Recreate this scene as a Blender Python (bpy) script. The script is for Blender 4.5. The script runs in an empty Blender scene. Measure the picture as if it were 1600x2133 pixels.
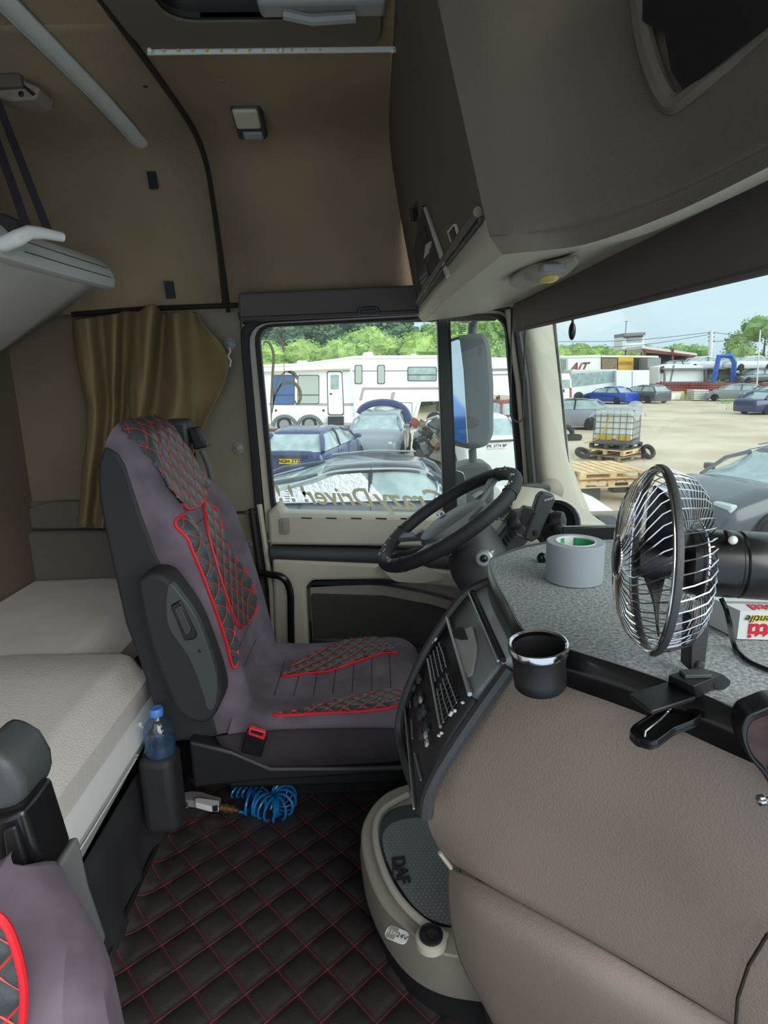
import bpy, bmesh, math, random
from mathutils import Vector as V, Matrix, noise
# ---------------------------------------------------------------- camera, sky, exposure
S = bpy.context.scene
COL = S.collection
F = 1250.0
CAM = V((0, 0, 1.2))
RT = V((0.99972, -0.015595, -0.017835)).normalized()
UP = V((0.020866, 0.223009, 0.974593)).normalized()
FW = V((0.011221, 0.974692, -0.223272)).normalized()
cd = bpy.data.cameras.new('camera'); cd.sensor_fit = 'HORIZONTAL'; cd.sensor_width = 36; cd.lens = 36 * F / 1600
cd.clip_start = 0.02; cd.clip_end = 600
co = bpy.data.objects.new('camera', cd); COL.objects.link(co)
co.matrix_world = Matrix(((RT.x, UP.x, -FW.x, CAM.x), (RT.y, UP.y, -FW.y, CAM.y), (RT.z, UP.z, -FW.z, CAM.z), (0, 0, 0, 1)))
S.camera = co
S.view_settings.view_transform = 'Standard'; S.view_settings.look = 'None'
S.view_settings.gamma = 1; S.view_settings.use_curve_mapping = False
S.view_settings.exposure = 1.2
w = bpy.data.worlds.new('sky'); S.world = w; w.use_nodes = True
nt = w.node_tree; nt.nodes.clear()
tc = nt.nodes.new('ShaderNodeTexCoord'); sp = nt.nodes.new('ShaderNodeSeparateXYZ')
nz = nt.nodes.new('ShaderNodeTexNoise'); nz.inputs['Scale'].default_value = 2.2; nz.inputs['Detail'].default_value = 5
mp = nt.nodes.new('ShaderNodeMapping'); mp.inputs['Scale'].default_value = (1, 1, 3.5)
cr = nt.nodes.new('ShaderNodeValToRGB')
cr.color_ramp.elements[0].position = 0.0; cr.color_ramp.elements[0].color = (0.37, 0.46, 0.53, 1)
cr.color_ramp.elements[1].position = 0.55; cr.color_ramp.elements[1].color = (0.56, 0.62, 0.68, 1)
c2 = nt.nodes.new('ShaderNodeValToRGB')
c2.color_ramp.elements[0].position = 0.42; c2.color_ramp.elements[0].color = (0, 0, 0, 1)
c2.color_ramp.elements[1].position = 0.7; c2.color_ramp.elements[1].color = (0.35, 0.35, 0.35, 1)
mx = nt.nodes.new('ShaderNodeMixRGB'); mx.inputs['Color2'].default_value = (0.62, 0.66, 0.69, 1)
bg = nt.nodes.new('ShaderNodeBackground'); bg.inputs['Strength'].default_value = 1.0
ou = nt.nodes.new('ShaderNodeOutputWorld')
L = nt.links.new
L(tc.outputs['Generated'], sp.inputs[0]); L(sp.outputs['Z'], cr.inputs['Fac'])
L(tc.outputs['Generated'], mp.inputs['Vector']); L(mp.outputs['Vector'], nz.inputs['Vector'])
L(nz.outputs['Fac'], c2.inputs['Fac']); L(c2.outputs['Color'], mx.inputs['Fac'])
L(cr.outputs['Color'], mx.inputs['Color1']); L(mx.outputs['Color'], bg.inputs['Color']); L(bg.outputs[0], ou.inputs[0])
sl = bpy.data.lights.new('sun', 'SUN'); sl.energy = 1.3; sl.angle = math.radians(50); sl.color = (1, 0.97, 0.92)
so = bpy.data.objects.new('sun', sl); COL.objects.link(so)
so.rotation_euler = V((-0.50, 0.60, -0.42)).to_track_quat('-Z', 'Y').to_euler()
# ---------------------------------------------------------------- helpers
def U(px, py, Y=None, X=None, Z=None):
    """world point whose picture position is (px, py) on the plane Y=, X= or Z=."""
    d = RT * (px - 800) + UP * (1066.5 - py) + FW * F
    if Y is not None: t = (Y - CAM.y) / d.y
    elif X is not None: t = (X - CAM.x) / d.x
    else: t = (Z - CAM.z) / d.z
    return CAM + d * t
def lin(c):
    return tuple(((x / 255) / 12.92 if x / 255 <= 0.04045 else ((x / 255 + 0.055) / 1.055) ** 2.4) for x in c)
MATS = {}
def mat(name, col, rough=0.6, metal=0.0, bump=0.0, bscale=200, var=0.0, vscale=8, col2=None, coat=0.0, trans=0.0, alpha=1.0, spec=0.5, sheen=0.0, emit=0.0, kind='noise', bdist=0.002):
    m = bpy.data.materials.new(name); m.use_nodes = True; t = m.node_tree; N = t.nodes
    b = N['Principled BSDF']; c = lin(col) + (1,)
    b.inputs['Base Color'].default_value = c; b.inputs['Roughness'].default_value = rough; b.inputs['Metallic'].default_value = metal
    b.inputs['Specular IOR Level'].default_value = spec
    if coat: b.inputs['Coat Weight'].default_value = coat; b.inputs['Coat Roughness'].default_value = 0.08
    if trans: b.inputs['Transmission Weight'].default_value = trans; b.inputs['IOR'].default_value = 1.33
    if alpha < 1: b.inputs['Alpha'].default_value = alpha
    if sheen: b.inputs['Sheen Weight'].default_value = sheen; b.inputs['Sheen Roughness'].default_value = 0.35; b.inputs['Sheen Tint'].default_value = c
    if emit: b.inputs['Emission Color'].default_value = c; b.inputs['Emission Strength'].default_value = emit
    tx = N.new('ShaderNodeTexCoord')
    if var or col2:
        n = N.new('ShaderNodeTexNoise'); n.inputs['Scale'].default_value = vscale; n.inputs['Detail'].default_value = 6
        t.links.new(tx.outputs['Object'], n.inputs['Vector'])
        r = N.new('ShaderNodeValToRGB'); r.color_ramp.elements[0].position = 0.35; r.color_ramp.elements[1].position = 0.65
        a = lin(col2) if col2 else tuple(x * (1 - var) for x in c[:3])
        k = c[:3] if col2 else tuple(min(1, x * (1 + var)) for x in c[:3])
        r.color_ramp.elements[0].color = tuple(a) + (1,); r.color_ramp.elements[1].color = tuple(k) + (1,)
        t.links.new(n.outputs['Fac'], r.inputs['Fac']); t.links.new(r.outputs['Color'], b.inputs['Base Color'])
    if bump:
        if kind == 'noise':
            n = N.new('ShaderNodeTexNoise'); n.inputs['Detail'].default_value = 3; o = n.outputs['Fac']
        elif kind == 'voronoi':
            n = N.new('ShaderNodeTexVoronoi'); o = n.outputs['Distance']
        else:
            n = N.new('ShaderNodeTexWave'); o = n.outputs['Fac']
        n.inputs['Scale'].default_value = bscale
        t.links.new(tx.outputs['Object'], n.inputs['Vector'])
        u = N.new('ShaderNodeBump'); u.inputs['Strength'].default_value = bump; u.inputs['Distance'].default_value = bdist
        t.links.new(o, u.inputs['Height']); t.links.new(u.outputs['Normal'], b.inputs['Normal'])
    MATS[name] = m
    return m
def glassmat(name, tint, refl=0.06, rough=0.0, body=0.0, bcol=(200, 210, 210)):
    """thin pane: mostly see-through, a weak reflection, optionally a little dirt haze"""
    m = bpy.data.materials.new(name); m.use_nodes = True; t = m.node_tree; t.nodes.clear()
    o = t.nodes.new('ShaderNodeOutputMaterial'); tr = t.nodes.new('ShaderNodeBsdfTransparent'); tr.inputs[0].default_value = lin(tint) + (1,)
    g = t.nodes.new('ShaderNodeBsdfGlossy'); g.inputs['Roughness'].default_value = rough
    lw = t.nodes.new('ShaderNodeLayerWeight'); lw.inputs['Blend'].default_value = 0.5
    pw = t.nodes.new('ShaderNodeMath'); pw.operation = 'POWER'; pw.inputs[1].default_value = 4.0
    f = t.nodes.new('ShaderNodeMath'); f.operation = 'MULTIPLY_ADD'; f.inputs[1].default_value = 0.35; f.inputs[2].default_value = 0.25 * refl
    t.links.new(lw.outputs['Facing'], pw.inputs[0]); t.links.new(pw.outputs[0], f.inputs[0])
    x = t.nodes.new('ShaderNodeMixShader'); t.links.new(f.outputs[0], x.inputs[0]); t.links.new(tr.outputs[0], x.inputs[1]); t.links.new(g.outputs[0], x.inputs[2])
    last = x
    if body:
        d = t.nodes.new('ShaderNodeBsdfDiffuse'); d.inputs[0].default_value = lin(bcol) + (1,)
        y = t.nodes.new('ShaderNodeMixShader'); y.inputs[0].default_value = body
        t.links.new(x.outputs[0], y.inputs[1]); t.links.new(d.outputs[0], y.inputs[2]); last = y
    t.links.new(last.outputs[0], o.inputs[0]); MATS[name] = m
    return m
class MB:
    def __init__(s): s.v = []; s.f = []; s.uv = None
    def add(s, vs, fs):
        o = len(s.v); s.v += [tuple(p) for p in vs]; s.f += [tuple(i + o for i in f) for f in fs]; return s
    def box(s, c, d, rot=None, taper=1.0):
        c = V(c); P = []
        for z in (-1, 1):
            k = taper if z > 0 else 1
            for x, y in ((-1, -1), (1, -1), (1, 1), (-1, 1)):
                p = V((x * d[0] / 2 * k, y * d[1] / 2 * k, z * d[2] / 2))
                if rot is not None: p = rot @ p
                P.append(c + p)
        return s.add(P, [(0, 3, 2, 1), (4, 5, 6, 7), (0, 1, 5, 4), (1, 2, 6, 5), (2, 3, 7, 6), (3, 0, 4, 7)])
    def prism(s, pts, vec):
        vec = V(vec); n = len(pts); a = [V(p) for p in pts]
        fs = [tuple(range(n))[::-1], tuple(range(n, 2 * n))] + [(i, (i + 1) % n, (i + 1) % n + n, i + n) for i in range(n)]
        return s.add(a + [p + vec for p in a], fs)
    def ring(s, out, inn, vec):
        vec = V(vec); n = len(out); a = [V(p) for p in out]; b = [V(p) for p in inn]
        P = a + b + [p + vec for p in a] + [p + vec for p in b]; fs = []
        for i in range(n):
            j = (i + 1) % n
            fs += [(i, j, n + j, n + i), (2 * n + i, 3 * n + i, 3 * n + j, 2 * n + j), (i, 2 * n + i, 2 * n + j, j), (n + i, n + j, 3 * n + j, 3 * n + i)]
        return s.add(P, fs)
    def tube(s, pts, r, seg=8, closed=False, flat=1.0, cap=True):
        pts = [V(p) for p in pts]; n = len(pts); o = len(s.v); ref = None
        for i in range(n):
            if closed: d = pts[(i + 1) % n] - pts[i - 1]
            else: d = pts[min(i + 1, n - 1)] - pts[max(i - 1, 0)]
            if d.length < 1e-9: d = V((0, 0, 1))
            d.normalize()
            if ref is None: ref = V((0, 0, 1)) if abs(d.z) < 0.9 else V((1, 0, 0))
            a = (ref - d * ref.dot(d))
            if a.length < 1e-6: a = d.orthogonal()
            a.normalize(); b = d.cross(a); ref = a
            rr = r[i] if isinstance(r, (list, tuple)) else r
            for k in range(seg):
                t = 2 * math.pi * k / seg
                s.v.append(tuple(pts[i] + a * math.cos(t) * rr * flat + b * math.sin(t) * rr))
        for i in range(n if closed else n - 1):
            j = (i + 1) % n
            for k in range(seg):
                l = (k + 1) % seg
                s.f.append((o + i * seg + k, o + i * seg + l, o + j * seg + l, o + j * seg + k))
        if not closed and cap:
            s.f.append(tuple(o + k for k in range(seg))[::-1]); s.f.append(tuple(o + (n - 1) * seg + k for k in range(seg)))
        return s
    def lathe(s, prof, c, ax=(0, 0, 1), seg=32, close=False):
        c = V(c); ax = V(ax).normalized(); a = ax.orthogonal().normalized(); b = ax.cross(a); o = len(s.v)
        for r, h in prof:
            for k in range(seg):
                t = 2 * math.pi * k / seg
                s.v.append(tuple(c + ax * h + (a * math.cos(t) + b * math.sin(t)) * r))
        m = len(prof)
        for i in range(m if close else m - 1):
            j = (i + 1) % m
            for k in range(seg):
                l = (k + 1) % seg
                s.f.append((o + i * seg + k, o + i * seg + l, o + j * seg + l, o + j * seg + k))
        if not close:
            if prof[0][0] > 1e-5: s.f.append(tuple(o + k for k in range(seg))[::-1])
            if prof[-1][0] > 1e-5: s.f.append(tuple(o + (m - 1) * seg + k for k in range(seg)))
        return s
    def sph(s, c, r, sx=1, sy=1, sz=1, seg=16, rings=8):
        c = V(c); o = len(s.v)
        for i in range(rings + 1):
            p = math.pi * i / rings
            for k in range(seg):
                t = 2 * math.pi * k / seg
                s.v.append((c.x + r * sx * math.sin(p) * math.cos(t), c.y + r * sy * math.sin(p) * math.sin(t), c.z - r * sz * math.cos(p)))
        for i in range(rings):
            for k in range(seg):
                l = (k + 1) % seg
                s.f.append((o + i * seg + k, o + i * seg + l, o + (i + 1) * seg + l, o + (i + 1) * seg + k))
        return s
    def grid(s, rows):
        n = len(rows[0]); o = len(s.v)
        for r in rows: s.v += [tuple(p) for p in r]
        for i in range(len(rows) - 1):
            for j in range(n - 1):
                s.f.append((o + i * n + j, o + i * n + j + 1, o + (i + 1) * n + j + 1, o + (i + 1) * n + j))
        return s
    def loft(s, rings, cap=True):
        n = len(rings[0]); o = len(s.v)
        for r in rings: s.v += [tuple(p) for p in r]
        for i in range(len(rings) - 1):
            for j in range(n):
                k = (j + 1) % n
                s.f.append((o + i * n + j, o + i * n + k, o + (i + 1) * n + k, o + (i + 1) * n + j))
        if cap: s.f.append(tuple(o + j for j in range(n))[::-1]); s.f.append(tuple(o + (len(rings) - 1) * n + j for j in range(n)))
        return s
    def build(s, name, m, parent=None, bevel=0, seg=2, smooth=True, ang=40, sub=0, solid=0, label=None, kind=None, off=-1):
        me = bpy.data.meshes.new(name); me.from_pydata(s.v, [], s.f)
        bm = bmesh.new(); bm.from_mesh(me); bmesh.ops.remove_doubles(bm, verts=bm.verts, dist=1e-6)
        bmesh.ops.recalc_face_normals(bm, faces=bm.faces); bm.to_mesh(me); bm.free()
        if isinstance(m, str): m = MATS[m]
        me.materials.append(m)
        if smooth:
            me.polygons.foreach_set('use_smooth', [True] * len(me.polygons))
            if ang < 180: me.set_sharp_from_angle(angle=math.radians(ang))
        o = bpy.data.objects.new(name, me); COL.objects.link(o)
        if parent is not None: par(o, parent)
        if solid:
            q = o.modifiers.new('s', 'SOLIDIFY'); q.thickness = solid; q.offset = off
        if bevel:
            q = o.modifiers.new('b', 'BEVEL'); q.width = bevel; q.segments = seg; q.limit_method = 'ANGLE'; q.angle_limit = math.radians(35); q.harden_normals = False
        if sub:
            q = o.modifiers.new('d', 'SUBSURF'); q.levels = sub; q.render_levels = sub
        if label: o['label'] = label
        if kind: o['kind'] = kind
        return o
def chainloc(p):
    l = V((0, 0, 0))
    while p is not None: l += p.location; p = p.parent
    return l
def par(o, p):
    """parent a mesh whose coordinates are world coordinates; no inverse matrices needed"""
    l = p.matrix_world_store if False else V(p.get('_org', (0, 0, 0)))
    o.parent = p
    o['_org'] = tuple(l)
    if l.length > 1e-9 and o.type == 'MESH': o.data.transform(Matrix.Translation(-l))
def thing(name, label, cat, loc=(0, 0, 0), group=None):
    o = bpy.data.objects.new(name, None); COL.objects.link(o); o.empty_display_size = 0.05
    o.location = loc; o['_org'] = tuple(V(loc)); o['label'] = label; o['category'] = cat
    if group: o['group'] = group
    return o
def tag(o, label, cat, group=None, kind=None):
    o['label'] = label; o['category'] = cat
    if group: o['group'] = group
    if kind: o['kind'] = kind
    return o
def struct(o): o['kind'] = 'structure'; return o
def sroot(name):
    o = bpy.data.objects.new(name, None); COL.objects.link(o); o['_org'] = (0, 0, 0); o['kind'] = 'structure'; o.empty_display_size = 0.05; return o
def cptree(o, loc=None, rz=None, label=None, parent=None):
    c = o.copy(); COL.objects.link(c)
    if parent is not None: c.parent = parent
    if loc is not None: c.location = loc
    if rz is not None: c.rotation_euler = (0, 0, rz)
    if label: c['label'] = label
    for h in list(o.children): cptree(h, parent=c)
    return c
def rpoly(pts, rad, n=5):
    """round the corners of a flat 2D or 3D polygon; every corner gives n+1 points"""
    out = []; m = len(pts); dim = len(pts[0]); P = [V(tuple(p) + (0,) * (3 - dim)) for p in pts]
    for i in range(m):
        r = rad[i] if isinstance(rad, (list, tuple)) else rad
        a, b, c = P[i - 1], P[i], P[(i + 1) % m]
        u = (a - b); w_ = (c - b); r = min(r, u.length * 0.49, w_.length * 0.49)
        s, e = b + u.normalized() * r, b + w_.normalized() * r
        for k in range(n + 1):
            t = k / n; q = s * (1 - t) ** 2 + b * 2 * t * (1 - t) + e * t * t
            out.append(tuple(q)[:dim])
    return out
def cr1(p0, p1, p2, p3, t):
    return 0.5 * ((2 * p1) + (-p0 + p2) * t + (2 * p0 - 5 * p1 + 4 * p2 - p3) * t * t + (-p0 + 3 * p1 - 3 * p2 + p3) * t ** 3)
def crv(pts, n=6, closed=False):
    P = [V(tuple(p) + (0,) * (3 - len(p))) for p in pts]; d = len(pts[0]); m = len(P); out = []
    for i in range(m if closed else m - 1):
        if closed: a, b, c, e = P[i - 1], P[i], P[(i + 1) % m], P[(i + 2) % m]
        else: a, b, c, e = P[max(i - 1, 0)], P[i], P[i + 1], P[min(i + 2, m - 1)]
        for k in range(n): out.append(V(tuple(cr1(a, b, c, e, k / n))[:d]))
    if not closed: out.append(V(tuple(P[-1])[:d]))
    return out
def crgrid(rows, n=4, m=4):
    R = [crv(r, n) for r in rows]; cols = list(zip(*R)); Cc = [crv(c, m) for c in cols]
    return [list(r) for r in zip(*Cc)]
def proj(p):
    d = V(p) - CAM; z = d.dot(FW)
    return 800 + F * d.dot(RT) / z, 1066.5 - F * d.dot(UP) / z
def PY(pts, Y): return [U(x, y, Y=Y) for x, y in pts]
def PX(pts, X): return [U(x, y, X=X) for x, y in pts]
def PZ(pts, Z): return [U(x, y, Z=Z) for x, y in pts]
def inpoly(x, y, P):
    c = False; j = len(P) - 1
    for i in range(len(P)):
        if (P[i][1] > y) != (P[j][1] > y) and x < (P[j][0] - P[i][0]) * (y - P[i][1]) / (P[j][1] - P[i][1]) + P[i][0]: c = not c
        j = i
    return c
def quilt(P, f, cell, H, res=8, rot=0.0, red=None, parent=None, m=None, name='quilted_panel', rs=0.0012, margin=0.0, aspect=1.0, label=None):
    """padded diamonds inside the 2D outline P; f(u, v, h) gives the 3D point; stitches are thin raised threads"""
    xs = [p[0] for p in P]; ys = [p[1] for p in P]
    st = cell / res; b = MB(); idx = {}
    ca, sa = math.cos(rot), math.sin(rot)
    def hh(i, j): return H * (abs(math.sin(math.pi * i / res)) * abs(math.sin(math.pi * j / res))) ** 0.4
    def uv(i, j): return (i * st * ca - j * st * sa, (i * st * sa + j * st * ca) * aspect)
    def vid(i, j):
        if (i, j) not in idx:
            u, v = uv(i, j); idx[(i, j)] = len(b.v); b.v.append(tuple(f(u, v, hh(i, j))))
        return idx[(i, j)]
    cx_, cy_ = (min(xs) + max(xs)) / 2, (min(ys) + max(ys)) / 2 / aspect
    R_ = int((max(xs) - min(xs) + (max(ys) - min(ys)) / aspect) / st / 1.4) + 2
    i0 = int((cx_ * ca + cy_ * sa) / st); j0 = int((-cx_ * sa + cy_ * ca) / st)
    for i in range(i0 - R_, i0 + R_):
        for j in range(j0 - R_, j0 + R_):
            if inpoly(*uv(i + .5, j + .5), P):
                b.f.append((vid(i, j), vid(i + 1, j), vid(i + 1, j + 1), vid(i, j + 1)))
    q = b.build(name, m, parent, ang=180, label=label)
    if red:
        ext = (max(xs) - min(xs)) + (max(ys) - min(ys)) / aspect; cx = (max(xs) + min(xs)) / 2; cy = (max(ys) + min(ys)) / 2 / aspect
        for fam in range(2):
            cc = (cx * ca + cy * sa) if fam == 0 else (-cx * sa + cy * ca)
            oc = (-cx * sa + cy * ca) if fam == 0 else (cx * ca + cy * sa)
            for k in range(int((cc - ext) / cell) - 1, int((cc + ext) / cell) + 2):
                run = []; t = oc - ext
                while t < oc + ext:
                    a, c = (k * cell, t) if fam == 0 else (t, k * cell)
                    u = a * ca - c * sa; v = (a * sa + c * ca) * aspect
                    if inpoly(u, v, P): run.append(f(u, v, rs * 1.0))
                    else:
                        if len(run) > 2: MB().tube(run, rs, 4, cap=False).build('stitching', red, parent if parent is not None else q, smooth=False)
                        run = []
                    t += st * 1.5
                if len(run) > 2: MB().tube(run, rs, 4, cap=False).build('stitching', red, parent if parent is not None else q, smooth=False)
    return q
def text(body, size, m, org, xdir, ydir, parent=None, name='lettering', ext=0.0004, shear=0.0, bold=0.0, align='CENTER', mirror=False):
    cu = bpy.data.curves.new(name, 'FONT'); cu.body = body; cu.size = size; cu.extrude = ext; cu.shear = shear; cu.offset = bold
    cu.align_x = align; cu.align_y = 'CENTER'; cu.resolution_u = 3
    t = bpy.data.objects.new(name, cu); COL.objects.link(t)
    bpy.context.view_layer.update()
    me = bpy.data.meshes.new_from_object(t.evaluated_get(bpy.context.evaluated_depsgraph_get()))
    bpy.data.objects.remove(t, do_unlink=True)
    x = V(xdir).normalized(); y = V(ydir).normalized(); z = x.cross(y)
    if mirror: x = -x
    M = Matrix(((x.x, y.x, z.x, org[0]), (x.y, y.y, z.y, org[1]), (x.z, y.z, z.z, org[2]), (0, 0, 0, 1)))
    me.transform(M)
    if mirror: me.flip_normals()
    me.materials.clear(); me.materials.append(MATS[m] if isinstance(m, str) else m); me.name = name
    o = bpy.data.objects.new(name, me); COL.objects.link(o)
    if parent is not None: par(o, parent)
    return o
# ---------------------------------------------------------------- materials
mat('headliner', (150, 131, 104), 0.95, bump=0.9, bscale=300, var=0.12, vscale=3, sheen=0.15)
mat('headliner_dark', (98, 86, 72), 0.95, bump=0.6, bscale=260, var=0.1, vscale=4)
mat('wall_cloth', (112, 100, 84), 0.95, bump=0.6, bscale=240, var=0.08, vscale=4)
mat('pillar_cloth', (132, 124, 108), 0.9, bump=0.5, bscale=200, var=0.05)
mat('seam', (40, 34, 28), 0.9)
mat('beige', (186, 178, 162), 0.5, bump=0.15, bscale=500)
mat('beige_dark', (150, 142, 128), 0.55, bump=0.15, bscale=500)
mat('bin_skin', (98, 88, 77), 0.7, bump=0.3, bscale=350, var=0.05, vscale=3)
mat('bin_bottom', (178, 170, 152), 0.55, bump=0.15, bscale=400)
mat('lid_brown', (138, 122, 110), 0.55, bump=0.35, bscale=420, var=0.04, vscale=3)
mat('lower_brown', (142, 128, 114), 0.6, bump=0.3, bscale=420)
mat('blind', (92, 84, 82), 0.75, bump=0.1, bscale=300)
mat('trim_grey', (88, 84, 76), 0.8, bump=0.2, bscale=300)
mat('black', (26, 26, 28), 0.45, bump=0.1, bscale=500)
mat('black_gloss', (20, 20, 22), 0.28, coat=0.15)
mat('rubber', (24, 24, 26), 0.6)
mat('charcoal', (56, 57, 59), 0.5, bump=0.2, bscale=500)
mat('dark_panel', (62, 66, 68), 0.5, bump=0.1, bscale=500)
mat('slate', (104, 106, 106), 0.45, bump=0.1, bscale=500)
mat('dashgrey', (162, 166, 162), 0.45, bump=0.12, bscale=500)
mat('silver', (176, 180, 182), 0.38, metal=0.6)
mat('alu', (206, 208, 206), 0.42, metal=0.0, coat=0.2)
mat('chrome', (215, 215, 220), 0.14, metal=1.0)
mat('white_plastic', (220, 222, 220), 0.4)
mat('grey_plastic', (140, 142, 140), 0.5)
mat('velvet', (100, 88, 99), 0.85, bump=0.35, bscale=45, var=0.26, vscale=11, sheen=0.35)
mat('velvet_dark', (50, 42, 50), 0.88, bump=0.25, bscale=60, var=0.16, vscale=14, sheen=0.2)
mat('seat_black', (34, 34, 38), 0.7, bump=0.3, bscale=300)
mat('leather', (66, 70, 72), 0.34, bump=0.2, bscale=300)
mat('mat_leather', (50, 45, 44), 0.42, bump=0.35, bscale=260, var=0.15, vscale=12)
mat('red', (214, 30, 44), 0.5)
mat('thread', (130, 34, 46), 0.7)
mat('thread_bright', (232, 60, 50), 0.5)
mat('curtain', (132, 113, 80), 0.95, bump=0.5, bscale=400, var=0.1, vscale=6, sheen=0.2)
mat('mattress', (206, 200, 194), 0.9, bump=0.8, bscale=230, var=0.05, vscale=5)
mat('carpet', (176, 178, 180), 0.97, bump=0.5, bscale=330, col2=(120, 124, 126), vscale=240, bdist=0.002)
mat('tape', (152, 160, 166), 0.42)
mat('green', (40, 140, 90), 0.5)
mat('blue_hose', (20, 110, 170), 0.25)
mat('brass', (150, 120, 80), 0.35, metal=0.8)
mat('decal', (222, 216, 194), 0.6)
def _tl(m, f):
    t = m.node_tree; b = t.nodes['Principled BSDF']; o = t.nodes['Material Output']; tr = t.nodes.new('ShaderNodeBsdfTranslucent'); x = t.nodes.new('ShaderNodeMixShader')
    tr.inputs[0].default_value = b.inputs['Base Color'].default_value; x.inputs[0].default_value = f
    t.links.new(b.outputs[0], x.inputs[1]); t.links.new(tr.outputs[0], x.inputs[2]); t.links.new(x.outputs[0], o.inputs[0])
_tl(MATS['decal'], 0.5)
mat('lamp_lens', (190, 186, 160), 0.25)
mat('amber', (214, 180, 90), 0.3)
mat('net', (70, 66, 62), 0.9, bump=1.0, bscale=420, kind='voronoi')
glassmat('pane', (240, 246, 244), refl=0.1, body=0.035)
glassmat('bottle', (205, 225, 240), refl=0.3, body=0.03)
glassmat('water', (150, 200, 235), refl=0.15, body=0.1, bcol=(120, 190, 235))
glassmat('film', (228, 232, 232), refl=0.25, body=0.35, bcol=(225, 230, 230))
# ================================================================= cab shell
fl = MB().box((-0.1, 0.9, -0.03), (2.2, 2.6, 0.06)).build('floor', 'black', bevel=0.004); struct(fl)
# roof: flat headliner curving down into the driver's side wall, with the hatch opening
cz = 1.87
wallprof = [(1.34, cz), (1.60, cz), (1.80, cz - 0.006), (1.90, cz - 0.03), (1.965, cz - 0.085), (1.995, cz - 0.18), (2.02, cz - 0.33), (2.035, 1.405)]
wp = crv([V((0, y, z)) for y, z in wallprof], 5)
rows = [[V((x, p.y, p.z)) for p in wp] for x in (-1.25, -0.9, -0.485)]
cw = sroot('ceiling')
MB().grid(rows).build('rear_lining', 'headliner', cw, solid=0.02, off=1)
rows = [[V((x, p.y, p.z)) for p in wp] for x in (-0.472, -0.2, 0.1, 0.6)]
MB().grid(rows).build('front_lining', 'headliner', cw, solid=0.02, off=1)
# ceiling toward the passenger side, around the hatch
hx0, hx1, hy0, hy1 = -0.49, 0.03, 0.62, 1.40
MB().box((-0.87, 0.52, cz + 0.01), (0.76, 1.66, 0.02)).build('ceiling_board', 'headliner', cw)
MB().box((-0.22, 0.15, cz + 0.01), (0.54, 0.92, 0.02)).build('ceiling_board', 'headliner', cw)
MB().box((0.35, 0.52, cz + 0.01), (0.64, 1.66, 0.02)).build('ceiling_board', 'headliner', cw)
# dark groove running over the roof and down the wall
sm = [V((-0.478, -0.3, cz - 0.001))] + [V((-0.478 + 0.012 * max(0, min(1, (1.75 - p.z) / 0.3)), p.y - 0.001, p.z - 0.001)) for p in wp]
MB().tube(sm, 0.0075, 6).build('seam', 'seam', cw)
for (px, py, X) in ((516, 170, 0),):
    MB().sph(U(462, 168, Z=cz), 0.008, sz=0.4).build('plug', 'pillar_cloth', cw)
MB().sph(U(303, 180, Z=cz), 0.006, sz=0.4).build('plug', 'seam', cw)
# lower side wall behind the door (sleeper side)
wl = sroot('wall_left')
def wallpoly(pts, Y, d, name, m, bev=0.004, parent=wl, **k):
    return MB().prism(PY(pts, Y), (0, d, 0)).build(name, m, parent, bevel=bev, **k)
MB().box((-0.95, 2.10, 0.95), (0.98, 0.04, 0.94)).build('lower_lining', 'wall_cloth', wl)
MB().box((-0.2, 2.14, 0.2), (2.1, 0.04, 0.9)).build('sill_skin', 'beige_dark', wl)
MB().box((0.72, 2.10, 0.35), (0.5, 0.05, 0.7)).build('front_skin', 'beige_dark', wl)
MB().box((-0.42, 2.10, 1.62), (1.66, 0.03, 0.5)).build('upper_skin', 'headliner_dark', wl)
# B pillar cover beside the door, two cloth panels with round plugs
wallpoly([(360, 640), (492, 640), (500, 668), (534, 1066), (420, 1066), (400, 900)], 2.035, 0.04, 'pillar_panel', 'pillar_cloth')
wallpoly([(420, 1072), (535, 1072), (568, 1400), (470, 1400)], 2.03, 0.04, 'pillar_panel', 'pillar_cloth')
for x, y in ((480, 717), (498, 933), (525, 1133)):
    c = U(x, y, Y=2.033)
    MB().lathe([(0.0185, 0.0), (0.0185, 0.006), (0.0, 0.006)], c, (0, -1, 0), 20).build('plug_base', 'beige_dark', wl)
    MB().sph(c + V((0, -0.006, 0)), 0.014, sy=0.5).build('plug', 'grey_plastic', wl)
# low shelf ledge and recessed cut-out behind the bunk
wallpoly([(-60, 1052), (150, 1042), (232, 1042), (245, 1100), (60, 1105), (-60, 1108)], 2.07, 0.03, 'recess_trim', 'headliner_dark')
wallpoly(rpoly([(30, 1100), (60, 1058), (110, 1044), (236, 1046), (236, 1102)], 16), 2.055, 0.02, 'recess_trim', 'trim_grey')
wallpoly([(-120, 1112), (420, 1102), (430, 1400), (-120, 1400)], 2.03, 0.06, 'ledge', 'trim_grey', 0.012)
# back wall of the cab
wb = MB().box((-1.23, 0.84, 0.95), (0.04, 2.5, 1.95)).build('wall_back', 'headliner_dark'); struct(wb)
# wall groove where the upper lining meets the lower one
MB().tube([U(150, 655, Y=2.03), U(300, 643, Y=2.03), U(495, 636, Y=2.025)], 0.008, 6).build('seam', 'seam', wl)
# velcro patches
for i, (x, y) in enumerate(((316, 375), (352, 604))):
    yy = 1.958 if i == 0 else 2.018
    p = [(x - 11, y - 18), (x + 8, y - 18), (x + 13, y + 17), (x - 5, y + 18)]
    o = MB().prism(PY(p, yy - 0.004), (0, 0.006, 0)).build('velcro_patch', 'black')
    tag(o, ['upper black fastening patch on the brown side wall, below the ceiling rail end', 'lower black fastening patch on the brown side wall, above the curtain top'][i], 'patch')
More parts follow.
